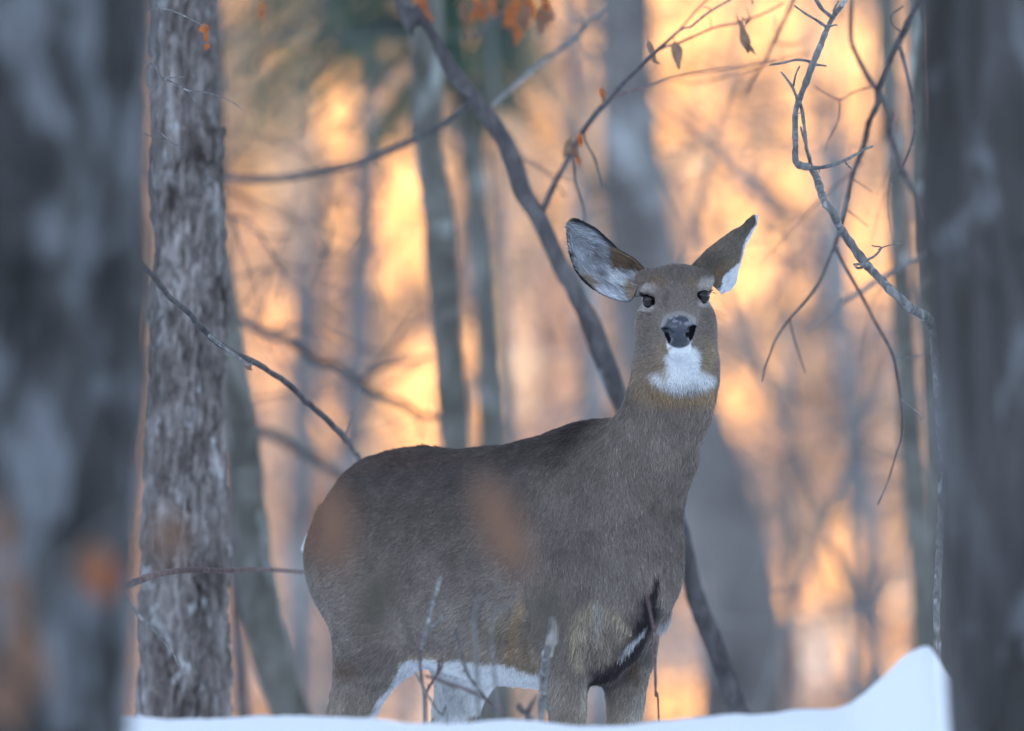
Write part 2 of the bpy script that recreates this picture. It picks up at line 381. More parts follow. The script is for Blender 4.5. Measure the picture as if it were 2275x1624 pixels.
def glow_spots_and_thicket():
    # gold leaf sprays turned to the low sun, added as bright glow spots
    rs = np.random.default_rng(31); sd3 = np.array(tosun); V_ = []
    for (px, py, rx, ry, n) in [(610, 480, 62, 62, 2400), (585, 420, 60, 40, 400), (955, 900, 40, 80, 3000), (840, 920, 60, 60, 2600), (880, 830, 60, 50, 1200), (1540, 130, 110, 90, 4200), (1500, 260, 60, 60, 1200), (1590, 60, 120, 60, 1200), (1690, 250, 90, 90, 2000), (1500, 30, 70, 60, 700), (1740, 120, 110, 80, 900), (1150, 290, 55, 60, 1600),
                                (1720, 430, 70, 60, 500), (1120, 30, 70, 50, 700), (770, 260, 60, 80, 350), (870, 480, 60, 110, 1600), (910, 600, 60, 90, 450), (500, 40, 40, 60, 500), (1040, 400, 22, 60, 300), (1050, 860, 22, 70, 450), (1940, 1420, 36, 60, 450), (1900, 1230, 36, 50, 400),
                                (1540, 1570, 60, 40, 700), (590, 1590, 50, 30, 500), (1650, 620, 60, 60, 450), (1850, 200, 60, 120, 500), (1920, 560, 50, 90, 300), (620, 760, 60, 90, 400), (1790, 1310, 34, 40, 250), (1150, 1590, 26, 60, 250), (545, 1300, 16, 80, 250), (1620, 900, 40, 50, 300), (1260, 470, 40, 50, 300), (700, 160, 60, 40, 250)]:
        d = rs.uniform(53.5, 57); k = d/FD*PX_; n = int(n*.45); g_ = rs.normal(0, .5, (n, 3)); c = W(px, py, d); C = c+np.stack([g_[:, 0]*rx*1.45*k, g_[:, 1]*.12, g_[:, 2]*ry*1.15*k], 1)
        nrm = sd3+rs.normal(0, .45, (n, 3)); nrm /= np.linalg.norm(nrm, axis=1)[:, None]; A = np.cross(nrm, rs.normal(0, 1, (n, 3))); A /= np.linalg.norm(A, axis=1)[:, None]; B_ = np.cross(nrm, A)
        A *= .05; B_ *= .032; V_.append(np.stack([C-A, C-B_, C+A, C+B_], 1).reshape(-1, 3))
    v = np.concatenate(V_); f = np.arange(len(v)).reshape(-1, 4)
    tag(part('glow_spot_leaves', v, f, M['leaf_glow_spot'], smooth=False), 'gold leaf sprays added as bright glow spots on the near edge of the far wood', 'leaves', kind='stuff')
    # thicket of fine bare twigs between the deer and the lit slope
    rs = np.random.default_rng(41); g = Geo()
    for i in range(40):
        y = rs.uniform(25, 47); x = rs.uniform(-.056, .056)*y; z = float(H(x, y)); hgt = rs.uniform(2.5, 5.5)
        a = rs.normal(0, .22, 2); P = [np.array([x, y, z-.05]), np.array([x+a[0]*hgt*.5, y, z+hgt*.5]), np.array([x+a[0]*hgt*1.3, y+a[1], z+hgt])]
        r = rs.uniform(.006, .014); Q = spline(P, 7); g.add(*tube(P, [r, r*.8, r*.3], 5, 5))
        for q in Q[3:]:
            for _ in range(1):
                b_ = rs.uniform(0, 6.28); limbs(g, q, (math.cos(b_), .4*math.sin(b_), rs.uniform(-.1, .8)), rs.uniform(.5, 1.4), r*.5, 1, rs, 3, .1, 4)
    tag(g.build('thicket', M['bark_twig']), 'thicket of fine bare twigs between the deer and the sunlit slope', 'thicket', kind='stuff')
PX_ = FW/2275
glow_spots_and_thicket()
# ------------------------------------------------------------------ saplings, branches, leaves
PX = FW/2275
def limb(par, pix, rpx, d, mat, off, name='branch', sides=7, n=5, knob=.12, wob=0.0, seed=None):
    """a branch through picture points; rpx (start, end) or list of half widths in picture pixels; d one depth or (start,end)"""
    m = len(pix); dd = np.linspace(d[0], d[1], m) if isinstance(d, (tuple, list)) else np.full(m, d)
    rr = np.interp(np.linspace(0, 1, m), np.linspace(0, 1, len(rpx)), rpx)
    sd_ = seed if seed is not None else int(abs(pix[0][0]*7+pix[-1][1]*3)) % 997
    # slow drift in depth so that it is no flat drawing
    P = [W(p[0], p[1], q+.05*math.sin(i*1.1+sd_)*(0 if i in (0,) else 1)) for i, (p, q) in enumerate(zip(pix, dd))]
    R = rr*PX*dd/FD
    v, f = tube(P, R, sides, n, knob, sd_, wob)
    return part(name, v, f, mat, par, off=off)
def leaf(par, px, py, d, Lpx, Wpx, ang, mat, off, seed=0, fold=.35, curl=.5, yaw=0.0, lobes=0):
    """hanging dead leaf; ang = direction of the tip in the picture (deg, 270 = down)"""
    rs = np.random.default_rng(seed+1); L = Lpx*PX*d/FD; w = Wpx*PX*d/FD*.5
    n = 12; t = np.linspace(0, 1, n); prof = np.sin(np.pi*t**.8)**.8
    if lobes: prof = prof*(.72+.28*np.cos(t*lobes*6.28+1)); 
    prof += rs.uniform(-.05, .05, n)*(prof > .05); prof = np.clip(prof, .02, None)
    u = np.linspace(-1, 1, 5)
    a = rad(ang); dx = np.array([math.cos(a), 0, math.sin(a)]); sx_ = np.array([math.sin(a)*math.cos(yaw), math.sin(yaw), -math.cos(a)*math.cos(yaw)])
    nn = np.cross(dx, sx_); c = W(px, py, d)-dx*L*.5
    s = 1-.15*rs.uniform()
    P = c+dx*(t*L)[:, None, None]+sx_*(w*prof[:, None]*u*s)[..., None]+nn*((np.abs(u)*fold*w*prof[:, None])+(curl*L*.25*(t[:, None]-.4)**2*2+.06*L*np.sin(t[:, None]*7+u*2+seed)))[..., None]
    v = P.reshape(-1, 3); f = [tuple(q) for q in grid_faces(n, 5, False)]
    g = Geo(); g.add(v, f)
    g.add(*tube([c-dx*L*.16, c+dx*L*.02], [L*.012+.0004, L*.012+.0004], 5, 2))
    return g.build('leaf', mat, par, off=off)
def basepoint(px, d, py=1640):
    p = W(px, py, d); return np.array([p[0], p[1], float(H(p[0], p[1]))])

# -- curved leaning tree behind the deer
P6 = [(870, -60), (918, 15), (965, 85), (1000, 150), (1052, 215), (1100, 282), (1140, 360), (1160, 425), (1200, 490), (1245, 590), (1290, 670), (1318, 735), (1350, 820), (1385, 905),
      (1430, 1000), (1475, 1090), (1516, 1185), (1540, 1310), (1580, 1420), (1612, 1500), (1648, 1590), (1690, 1680)]
R6 = [17, 17, 15, 19, 17, 19, 20, 22, 20, 21, 22, 23, 21, 20, 20, 19, 18, 21, 23, 24, 26, 28]
d6 = 21.4
lt, lo = tree_at('ironwood_tree', P6, R6, d6, M['bark_dark'], 'dark slender curved tree leaning in from the lower right behind the deer', top=3.0, sides=28, amp=.0035, fr=18, fz=7, seed=71, seg=.012, crown=False)
limb(lt, V(2, [(610, 1395), (680, 1240), (750, 1100), (815, 970), (880, 870), (980, 730), (1050, 660), (1150, 545), (1250, 450), (1370, 335), (1500, 218)]), (7, 6, 6, 5, 3), (21.4, 20.6), M['bark_dark'], lo)
limb(lt, V(2, [(1500, 218), (1545, 190), (1590, 180), (1650, 130), (1730, 70), (1850, 0), (1900, -40)]), (2.4, 3, 2.5), 20.5, M['bark_twig'], lo, 'twig')
limb(lt, V(2, [(1730, 70), (1700, 52), (1670, 50)]), (1.6, 1), 20.5, M['bark_twig'], lo, 'twig')
limb(lt, V(2, [(1500, 218), (1570, 140), (1640, 60), (1720, -20)]), (2.2, 2), 20.8, M['bark_red'], lo, 'twig')
limb(lt, V(2, [(1370, 335), (1440, 305), (1500, 290), (1640, 228), (1760, 180), (1890, 155), (2050, 100), (2200, 30)]), (3, 2.5, 2.3), (20.7, 21.0), M['bark_red'], lo, 'twig')
limb(lt, V(2, [(1720, 200), (1722, 150), (1705, 110)]), (1.2, .8), 20.9, M['bark_red'], lo, 'twig')
limb(lt, V(2, [(1050, 660), (1180, 605), (1330, 570), (1450, 525), (1600, 490), (1750, 465), (1890, 445), (2020, 415), (2150, 395)]), (3.4, 2.6, 2), (21, 21.6), M['bark_red'], lo, 'twig')
limb(lt, V(2, [(885, 875), (910, 960), (950, 1040), (975, 1140), (995, 1240)]), (2.4, 1.8), 21.3, M['bark_dark'], lo, 'twig')
limb(lt, V(2, [(800, 1020), (815, 1120), (820, 1200), (850, 1300), (875, 1380), (885, 1470)]), (2.6, 2.4), 21.1, M['bark_dark'], lo, 'twig')
limb(lt, V(2, [(380, 870), (440, 980), (480, 1050), (560, 1090), (640, 1150), (720, 1240), (760, 1300)]), (2.2, 1.6), 21.9, M['bark_red'], lo, 'twig')
limb(lt, V(2, [(640, 1140), (720, 1175), (800, 1200)]), (1.6, 1.4), 22, M['bark_red'], lo, 'twig')
limb(lt, V(2, [(270, 705), (330, 650), (400, 590), (480, 520), (560, 450), (680, 360), (780, 280), (900, 180)]), (5, 6, 6, 7), (21.6, 22.4), M['bark_twig'], lo)
limb(lt, V(2, [(900, 180), (980, 95), (1060, 25), (1160, -50)]), (5, 2.5), (22.4, 21.2), M['bark_twig'], lo, 'twig')
limb(lt, V(1, [(1745, 690), (1640, 770), (1520, 850), (1390, 920), (1200, 1010), (1000, 1080), (820, 1120), (640, 1160), (420, 1185), (150, 1180)]), (8, 8, 9, 9, 8), (21.6, 23.8), M['bark_dark'], lo)
limb(lt, V(1, [(1500, 150), (1520, 260), (1580, 380), (1640, 470)]), (3, 3), 21.6, M['bark_dark'], lo, 'twig')
limb(lt, V(2, [(150, 250), (260, 160), (330, 90), (410, 45)]), (4, 2), (22.4, 22.8), M['bark_dark'], lo, 'twig')
k = 0
for (a, b, L, w, an, mt, dd) in [(770, 975, 50, 20, 250, 'leaf_tan', 21.0), (800, 1000, 44, 30, 300, 'leaf_brown', 21.1), (860, 930, 34, 18, 275, 'leaf_rust', 20.9),
                                 (848, 1065, 26, 13, 280, 'leaf_rust', 21.1), (1003, 615, 26, 18, 110, 'leaf_rust', 20.9), (1003, 660, 24, 9, 270, 'leaf_tan', 20.9), (1342, 345, 50, 17, 290, 'leaf_tan', 20.7), (1366, 408, 18, 8, 340, 'leaf_tan', 20.7),
                                 (1492, 368, 64, 28, 278, 'leaf_tan', 20.6)]:
    p = V(2, [(a, b)])[0]; leaf(lt, p[0], p[1], dd, L, w, an, M[mt], lo, k, yaw=.6*math.sin(k*1.7)); k += 1
# rust coloured leaves hanging into the top of the picture
rs_l = np.random.default_rng(66)
for i in range(16):
    a = rs_l.uniform(1050, 1232); leaf(lt, a, rs_l.uniform(-6, 62)*(1 if a > 1120 else .6), 22.1+rs_l.uniform(-.3, .3), rs_l.uniform(34, 56), rs_l.uniform(22, 36), rs_l.uniform(245, 300), M['leaf_rust' if i % 3 else 'leaf_brown'], lo, 300+i, yaw=rs_l.uniform(-.6, .6), lobes=3)
limb(lt, [(960, -60), (1030, -30), (1110, -45), (1180, -20), (1240, -40)], (4, 3), (21.5, 22.1), M['bark_dark'], lo)
for i, (a, b, L, w, an, mt) in enumerate([(1085, 12, 60, 34, 262, 'leaf_tan'), (1150, 25, 70, 28, 275, 'leaf_rust'), (1153, 72, 62, 30, 262, 'leaf_rust'), (1180, 15, 62, 30, 290, 'leaf_rust'), (1200, 34, 48, 24, 248, 'leaf_brown'),
                                          (1216, 10, 54, 30, 280, 'leaf_rust'), (1028, 25, 66, 24, 272, 'leaf_brown'), (1036, 62, 56, 16, 268, 'leaf_brown'), (938, 10, 70, 30, 285, 'leaf_rust'), (950, 40, 46, 24, 300, 'leaf_rust'),
                                          (895, 26, 40, 22, 260, 'leaf_rust'), (1130, 5, 40, 26, 240, 'leaf_brown'), (1225, 30, 30, 18, 300, 'leaf_tan'), (1070, 30, 40, 20, 285, 'leaf_rust'), (1165, 50, 44, 20, 300, 'leaf_brown'), (1125, 48, 34, 18, 250, 'leaf_rust'), (1205, 62, 30, 16, 270, 'leaf_brown'), (582, 22, 44, 20, 268, 'leaf_rust')]):
    leaf(lt, a, b+2, 22.2 if a > 1000 else 22.0, L*.95, w*1.25, an, M[mt], lo, 40+i, yaw=.55*math.sin(i*2.1), lobes=3)

# -- crooked grey sapling, sharp, right of the head
d7 = 19.75
so = basepoint(2086, d7)
ct = root('sapling', so, 'crooked pale grey sapling with broken side twigs, right of the deer\'s head', 'sapling')
main = V(7, [(690, -60), (655, 10), (610, 68), (585, 115), (570, 150), (545, 215), (515, 285), (485, 365), (455, 440), (440, 490), (437, 560), (438, 640), (440, 712), (470, 733), (508, 742), (532, 790), (550, 850), (568, 895),
             (600, 935), (632, 1000), (680, 1070), (745, 1160), (810, 1230), (880, 1300), (950, 1360), (1022, 1405), (1040, 1450), (1050, 1510), (1055, 1624)])
low = V(8, [(1066, 150), (1076, 300), (1085, 450), (1075, 700), (1066, 900), (1056, 1090), (1060, 1260)])
p_end = low[-1]; gpt = (so[0]/(FW*d7/FD)*2275+1137.5)
limb(ct, main+low+[(2084, 1560), (2086, 1680), (2086, 1800), (2086, 2150)], [5, 5.5, 6.5, 7, 6.5, 6.5, 8, 8.5, 8.5, 9, 9.5, 10, 11, 9, 9, 8, 8, 8, 9], d7, M['bark_twig'], so, 'stem', 12, 5, .22)
def z7(n, pts, r, d=d7, mt='bark_twig', nm='twig', par=None, o=None, kn=.2):
    return limb(par or ct, V(7 if n == 7 else 8, pts), r, d, M[mt], so if o is None else o, nm, knob=kn)
z7(7, [(595, 75), (560, 45), (535, 10), (510, -30)], (4.5, 4))
z7(7, [(605, 75), (612, 40), (628, 10)], (3, 2.5))
z7(7, [(572, 118), (530, 90), (480, 60), (435, 28)], (3.6, 2))
z7(7, [(590, 120), (610, 112), (625, 114)], (2.2, 1.6))
z7(7, [(515, 285), (490, 270), (440, 266), (390, 278), (328, 288)], (3.6, 3, 2.4))
z7(7, [(515, 286), (545, 288), (575, 292)], (3, 1.8))
z7(7, [(446, 435), (425, 385), (400, 350), (377, 320)], (3.6, 2.4))
z7(7, [(430, 380), (440, 330), (457, 294)], (2.8, 1.8))
z7(7, [(455, 445), (468, 490), (476, 550), (484, 620), (487, 660), (500, 700), (506, 740)], (4.5, 3.6, 4.5))
z7(7, [(484, 640), (470, 595), (462, 560)], (3, 2))
z7(7, [(487, 665), (480, 650)], (3, 2)); z7(7, [(440, 515), (425, 512)], (2, 1.5)); z7(7, [(440, 545), (428, 543)], (2, 1.5)); z7(7, [(455, 500), (478, 500)], (1.6, 1.2))
z7(7, [(512, 742), (560, 738), (640, 715), (700, 685), (740, 660), (780, 645)], (4.5, 3.6, 2.4))
z7(7, [(655, 710), (670, 730), (686, 745)], (2.6, 1.6)); z7(7, [(735, 665), (728, 650)], (2, 1.2)); z7(7, [(540, 742), (544, 760)], (1.5, 1))
z7(7, [(755, 1145), (785, 1130), (805, 1110), (815, 1090), (790, 1086), (774, 1082)], (3, 2.5, 1.2)); z7(7, [(805, 1100), (840, 1084), (898, 1072)], (1.8, .9))
z7(7, [(745, 1165), (720, 1165), (697, 1166)], (4, 2.6)); z7(7, [(742, 1175), (715, 1182), (702, 1176)], (3.6, 2.4)); z7(7, [(880, 1300), (875, 1285)], (2, 1)); z7(7, [(1020, 1408), (1022, 1396)], (3, 1.5))

# -- second sapling: its stem stands behind the broad right trunk, its limbs reach left
d8 = 20.6; o8 = basepoint(2150, d8)
st = root('sapling', o8, 'sapling reaching out from behind the right edge trunk with long drooping twigs', 'sapling')
limb(st, [(2150, 2200), (2150, 1800), (2148, 1200), (2135, 700), (2120, 200), (2090, -200), (2060, -500)], (16, 14, 12, 9, 4), d8, M['bark_dark'], o8, 'stem')
A8 = dict(par=st, o=o8)
z7(7, [(1060, -110), (1000, -10), (950, 70), (922, 130), (895, 190), (850, 280), (800, 395)], (8, 8, 7), (20.6, 21), 'bark_dark', 'branch', **A8)
z7(7, [(680, -60), (683, 60), (685, 180), (715, 260), (755, 340), (796, 400)], (5, 6), 21.4, 'bark_dark', 'branch', **A8)
z7(7, [(800, 395), (798, 460), (760, 545), (740, 640), (710, 720), (688, 790), (668, 890), (645, 985), (612, 1085)], (7, 6, 6, 5), (21, 20.9), 'bark_dark', 'branch', **A8)
z7(7, [(612, 1085), (575, 1170), (540, 1245), (480, 1325), (410, 1405), (350, 1495), (325, 1560), (303, 1624), (290, 1680)], (4, 3, 1.6), (20.9, 20.4), 'bark_dark', 'twig', **A8)
z7(7, [(410, 1405), (430, 1490), (455, 1570), (480, 1640)], (2.2, 1.2), 20.9, 'bark_dark', 'twig', **A8)
z7(7, [(612, 1085), (650, 1160), (700, 1250), (745, 1335), (790, 1420), (840, 1510), (870, 1580), (882, 1650), (900, 1770), (903, 1860), (897, 1940), (880, 2000), (840, 2130), (800, 2220)], (4, 4, 3, 2.2, 1.4), (20.9, 20.3), 'bark_dark', 'twig', **A8)
z7(7, [(870, 1580), (930, 1578), (995, 1562)], (2, 1.6), 20.6, 'bark_twig', 'twig', **A8)
z7(8, [(903, 162), (950, 200), (980, 225), (1000, 262)], (1.4, 1), 20.3, 'bark_twig', 'twig', **A8)
z7(7, [(790, 382), (740, 392), (690, 410), (638, 440), (580, 415), (524, 384)], (2.2, 1.4), 20.8, 'bark_red', 'twig', **A8)
z7(7, [(638, 440), (632, 520), (606, 580), (585, 620), (568, 666)], (2, 1.2), 20.7, 'bark_red', 'twig', **A8)
z7(7, [(688, 788), (730, 815), (775, 848)], (1.6, .9), 20.7, 'bark_red', 'twig', **A8); z7(7, [(672, 930), (710, 960), (757, 998)], (1.8, .9), 20.7, 'bark_red', 'twig', **A8)
z7(7, [(895, 190), (920, 280), (945, 400), (960, 500), (966, 560), (945, 650), (905, 750), (870, 822)], (4.2, 3, 2), (20.7, 20.3), 'bark_dark', 'twig', **A8)
z7(7, [(905, 142), (870, 110), (865, 70), (915, 30)], (2, 1.5), 20.4, 'bark_dark', 'twig', **A8); z7(7, [(870, 822), (840, 798)], (1.3, .8), 20.3, 'bark_twig', 'twig', **A8); z7(7, [(945, 650), (965, 648)], (1.5, .8), 20.3, 'bark_twig', 'twig', **A8)
z7(7, [(800, 400), (845, 520), (880, 670), (930, 790), (985, 900), (1035, 1030), (1080, 1130)], (5, 6, 6), (21.6, 21.9), 'bark_dark', 'branch', **A8)
z7(7, [(1060, 1090), (930, 1165), (830, 1215), (730, 1280), (625, 1345), (570, 1390), (480, 1465)], (6, 6, 5, 3), (21.6, 23), 'bark_twig', 'branch', **A8)
z7(7, [(655, 1310), (640, 1330)], (3, 2), 22.3, 'bark_twig', 'twig', **A8)
z7(7, [(440, -20), (390, 90), (340, 190), (300, 270), (255, 340), (222, 415)], (5, 3), (21.6, 22.2), 'bark_red', 'branch', **A8)
z7(7, [(345, 190), (440, 195), (500, 152)], (2, 1), 22.2, 'bark_red', 'twig', **A8)
z7(7, [(350, 60), (365, 200), (400, 300), (430, 400)], (1.6, 1.2), 22.3, 'bark_twig', 'twig', **A8)
for i, (a, b, L, w, an, mt) in enumerate([(205, 165, 76, 34, 285, 'leaf_tan'), (235, 215, 40, 16, 310, 'leaf_tan'), (228, 105, 24, 16, 60, 'leaf_brown'), (245, 5, 22, 12, 280, 'leaf_tan')]):
    p = V(7, [(a, b)])[0]; leaf(st, p[0], p[1], 20.4, L, w, an, M[mt], o8, 80+i, yaw=.9+.3*i)
limb(st, [(1648, 40), (1668, 48), (1660, 20)], (1.5, 1), 20.5, M['bark_red'], o8, 'twig')

# -- defocused limbs farther back on the right: a thin tree of its own
d9 = 33; o9 = basepoint(1765, d9)
t9 = root('sapling', o9, 'blurred distant sapling with crossing arched limbs above the deer\'s right ear', 'sapling')
limb(t9, [(1765, 1690), (1760, 1300), (1752, 900), (1745, 560)], (14, 12, 9), d9, M['bark_far'], o9, 'stem')
limb(t9, V(2, [(1290, 520), (1390, 610), (1500, 720), (1700, 880), (1890, 1060), (2060, 1200), (2280, 1400)]), (6, 9), d9, M['bark_far'], o9)
limb(t9, V(2, [(1340, 700), (1460, 810), (1600, 920), (1760, 1060), (1890, 1165), (2060, 1350), (2200, 1530)]), (6, 9), d9, M['bark_far'], o9)
limb(t9, V(7, [(240, 800), (300, 860), (400, 930), (520, 1040), (600, 1150)]), (8, 8), d9, M['bark_far'], o9)
limb(t9, V(7, [(250, 640), (240, 760), (200, 900)]), (6, 5), d9, M['bark_far'], o9)
limb(t9, V(7, [(300, 900), (360, 1060), (450, 1200)]), (5, 5), d9, M['bark_far'], o9)

d10 = 31; o10 = basepoint(1330, d10)
t10 = root('sapling', o10, 'blurred distant sapling with thin arching limbs between curved tree and leaning trunk', 'sapling')
limb(t10, V(2, [(700, -60), (780, 300), (830, 640), (880, 1000), (910, 1400)])+[(1330, 1000), (1330, 1690)], (7, 9, 12), d10, M['bark_far'], o10, 'stem')
limb(t10, V(2, [(540, 470), (620, 600), (700, 740), (740, 860), (765, 960)]), (6, 7), d10, M['bark_far'], o10)
limb(t10, V(2, [(200, 640), (330, 430), (420, 300), (520, 210), (640, 250), (780, 230)]), (4, 5), d10, M['bark_far'], o10)
limb(t10, V(2, [(860, 40), (930, 140), (1060, 230)]), (8, 9), d10, M['bark_far'], o10)
limb(t10, V(2, [(850, 1120), (960, 1250), (1060, 1320)]), (9, 7), d10, M['bark_far'], o10)

# -- young beech behind the near left trunk
dl = 18.9; ol = basepoint(240, dl)
bl = root('sapling', ol, 'young beech behind the near left trunk with one limb slanting down to the rump', 'sapling')
limb(bl, [(250, 2200), (250, 1700), (255, 1000), (262, 500), (280, -100), (300, -600)], (13, 11, 9, 5), dl, M['bark_dark'], ol, 'stem')
limb(bl, [(255, 540), (320, 590), (350, 625)]+V(3, [(-200, 580), (-80, 680), (30, 800), (120, 870), (220, 920), (370, 1000), (510, 1100), (620, 1200), (720, 1290), (830, 1400), (890, 1470), (950, 1550), (1010, 1640)]), (6, 6.5, 7, 6.5, 6.5, 5), (18.7, 21.3), M['bark_dark'], ol, wob=.002)
limb(bl, V(3, [(840, 1420), (870, 1340), (930, 1180), (945, 1100)]), (2.4, 1.2), 21.3, M['bark_twig'], ol, 'twig')
limb(bl, V(3, [(30, 800), (90, 850), (190, 920), (280, 985)]), (5, 3), 19.4, M['bark_twig'], ol, 'twig')
leaf(bl, 553, 818, 19.6, 20, 8, 330, M['leaf_brown'], ol, 5)
limb(bl, [(250, 1310), (325, 1285)]+V(6, [(640, 945), (760, 920), (880, 912), (1000, 916), (1100, 910), (1200, 912), (1330, 922)]), (8, 7, 6, 4), (18.9, 20.9), M['bark_red'], ol)
limb(bl, V(6, [(560, 1040), (620, 1120), (700, 1200), (760, 1270), (790, 1330)]), (4, 2), 19.0, M['bark_twig'], ol, 'twig')
for pts, r in [([(640, 370), (672, 388)], (1.4, 1)), ([(560, 250), (670, 285), (700, 335), (712, 345), (770, 370), (825, 400), (900, 408), (990, 435), (1035, 460), (1072, 492)], (2.2, 1.6, 1.2, .8)),
               ([(670, 285), (690, 310), (712, 348), (733, 388)], (1.4, .9)), ([(712, 345), (770, 343), (810, 340)], (1.2, .8)), ([(740, 345), (744, 312)], (1, .7)), ([(825, 402), (845, 430), (860, 452)], (1.3, .8)),
               ([(560, 560), (690, 612), (740, 628), (808, 650)], (1.8, 1.2, .8)), ([(690, 570), (730, 608), (770, 640)], (1, .7)), ([(600, 470), (690, 488)], (1.2, .9))]:
    limb(bl, V(5, pts), r, 19.2, M['bark_twig'], ol, 'twig', knob=.3)
for i, (a, b, L, w, an) in enumerate([(895, 128, 26, 22, 200), (905, 165, 24, 14, 270), (908, 208, 18, 14, 250)]):
    p = V(5, [(a, b)])[0]; leaf(bl, p[0], p[1], 19.9, L, w, an, M['leaf_rust'], ol, 110+i)
limb(bl, [(262, 40), (360, 20), (455, 60)], (3, 1.2), (18.9, 19.9), M['bark_twig'], ol, 'twig')

# -- blurred limbs of the middle distance at the left
dm = 24.6; om = basepoint(536, dm)
bm = root('sapling', om, 'dark sapling behind the slim leaning maple with limbs arching over the rump', 'sapling')
limb(bm, [(560, 2000), (545, 1640), (520, 1200), (500, 700), (490, 300), (480, -300)], (16, 14, 12, 7), dm, M['bark_dark'], om, 'stem')
limb(bm, V(3, [(20, 640), (180, 690), (280, 740), (400, 790), (560, 860), (630, 920), (700, 962), (780, 970), (860, 1020), (940, 1080), (1020, 1140), (1100, 1172), (1240, 1220), (1300, 1270), (1440, 1300)]), (9, 9, 8, 6), dm, M['bark_dark'], om)
limb(bm, V(3, [(940, 1080), (1010, 1030), (1100, 985), (1240, 960), (1380, 925)]), (5, 3), dm, M['bark_dark'], om, 'twig')
limb(bm, V(3, [(400, 770), (540, 740), (700, 765), (820, 820), (920, 860), (1050, 900)]), (5, 3), 26, M['bark_dark'], om, 'twig')
limb(bm, V(3, [(180, 1330), (300, 1370), (400, 1400), (480, 1440), (560, 1490), (660, 1540), (760, 1610), (860, 1700)]), (10, 12, 10), 25.5, M['bark_dark'], om)
limb(bm, V(3, [(1300, 1270), (1310, 1350), (1305, 1440)]), (3, 3), dm, M['bark_dark'], om, 'twig')
limb(bm, V(3, [(160, 70), (260, 100), (330, 170), (420, 200), (540, 190)]), (3, 2), 24, M['bark_dark'], om, 'twig')
limb(bm, V(3, [(330, 180), (400, 280), (480, 365), (500, 360)]), (3, 2), 23.4, M['bark_dark'], om, 'twig')
limb(bm, V(3, [(150, 60), (190, 160), (180, 280), (160, 400)]), (3, 2), 23.4, M['bark_dark'], om, 'twig')
limb(bm, V(3, [(240, 610), (310, 500), (380, 400)]), (2, 1.2), 22.6, M['bark_dark'], om, 'twig')
limb(bm, V(3, [(480, 365), (470, 480), (440, 600)]), (2.5, 2), 24.6, M['bark_dark'], om, 'twig')
limb(bm, V(3, [(680, 40), (720, 140), (760, 220), (740, 330)]), (4, 3), 27, M['bark_dark'], om, 'twig')
limb(bm, V(3, [(1050, 1160), (1200, 1060), (1340, 980)]), (2, 1.6), 25.5, M['bark_dark'], om, 'twig')
limb(bm, V(3, [(880, 1410), (1080, 1390), (1260, 1290)]), (3, 2), 27, M['bark_dark'], om, 'twig')

# -- hemlock with drooping green boughs
oh_path = [(1000, -60), (1030, 200), (1062, 480), (1085, 760), (1095, 1000), (1100, 1300), (1105, 1640)]
ht, ho = tree_at('hemlock_tree', oh_path, [28, 32, 36, 38, 40, 42, 46], 29.5, M['bark_smooth'], 'hemlock behind the curved tree with blurred green boughs hanging to its left', top=7, sides=28, amp=.008, fr=6, fz=3, crown=False, seed=91)
g = Geo(); nv = []; rs = np.random.default_rng(91)
def bough(a, b, sag, gg, dens=1.0, d0=29.4):
    d1 = d0-rs.uniform(-1.4, 1.8); A = W(*a, d0); B = W(*b, d1); n = 9
    P = np.array([A*(1-t)+B*t+np.array([0, 0, sag*math.sin(t*3.14)]) for t in np.linspace(0, 1, n)])
    gg.add(*tube(P, np.linspace(.016, .003, n), 5, 2))
    P = spline(P, 6); T = np.gradient(P, axis=0)
    for i in range(6, len(P)):
        for s in (-1, 1):
            if rs.uniform() > dens: continue
            t = T[i]/np.linalg.norm(T[i]); L = rs.uniform(.08, .22)*(1-.5*i/len(P))+.04
            if rs.uniform() < .12: continue
            q = t*.7+s*np.cross(t, (0, 0, 1))*.9+np.array([0, 0, -.25])+rs.normal(0, .15, 3); q /= np.linalg.norm(q)
            m = int(L/.010); tt = np.linspace(0, 1, m)
            C = P[i]+q*(tt*L)[:, None]+np.array([0, 0, -.25*L])*(tt**2)[:, None]
            for sgn in (-1, 1):
                side = np.cross(q, (0, 0, 1))*sgn; side /= np.linalg.norm(side)+1e-9
                tip = C+(side*.8+q*.5)*.014+rs.normal(0, .003, C.shape); w = q*.0030
                nv.append(np.stack([C-w, C+w, tip], 1))
gb = Geo()
for a, b, s in [((1000, -130), (500, 60), .1), ((1000, -40), (510, 190), .1), ((1010, 10), (560, 150), .12), ((1015, 60), (600, 250), .1), ((1000, -120), (640, 90), .1), ((1005, -60), (720, 110), .06), ((1020, 40), (700, 200), .08),
                ((1010, -20), (790, 90), .05), ((1000, -160), (560, -30), .1), ((1030, 120), (520, 330), .16), ((1035, 170), (840, 330), .05), ((1030, 110), (860, 250), .05), ((1010, 0), (480, 230), .15), ((1010, -60), (640, 150), .1),
                ((1010, -90), (560, 100), .12), ((1020, 60), (500, 290), .14), ((1020, 30), (900, 140), .02), ((1045, 210), (1130, 250), .02), ((1000, -60), (1150, 110), .04), ((1000, -100), (1180, 40), .05), ((1005, -30), (470, 120), .14),
                ((1030, 140), (505, 250), .14), ((1030, 150), (620, 330), .12), ((1025, 100), (760, 300), .08), ((1030, 120), (640, 210), .12), ((1000, -200), (620, 10), .1), ((1000, -220), (760, 30), .1)]:
    bough(a, b, s, gb, .75); bough((a[0]+60, a[1]-20), (a[0]+rs.uniform(30, 160), a[1]+rs.uniform(60, 200)), s*.5, gb, .35)
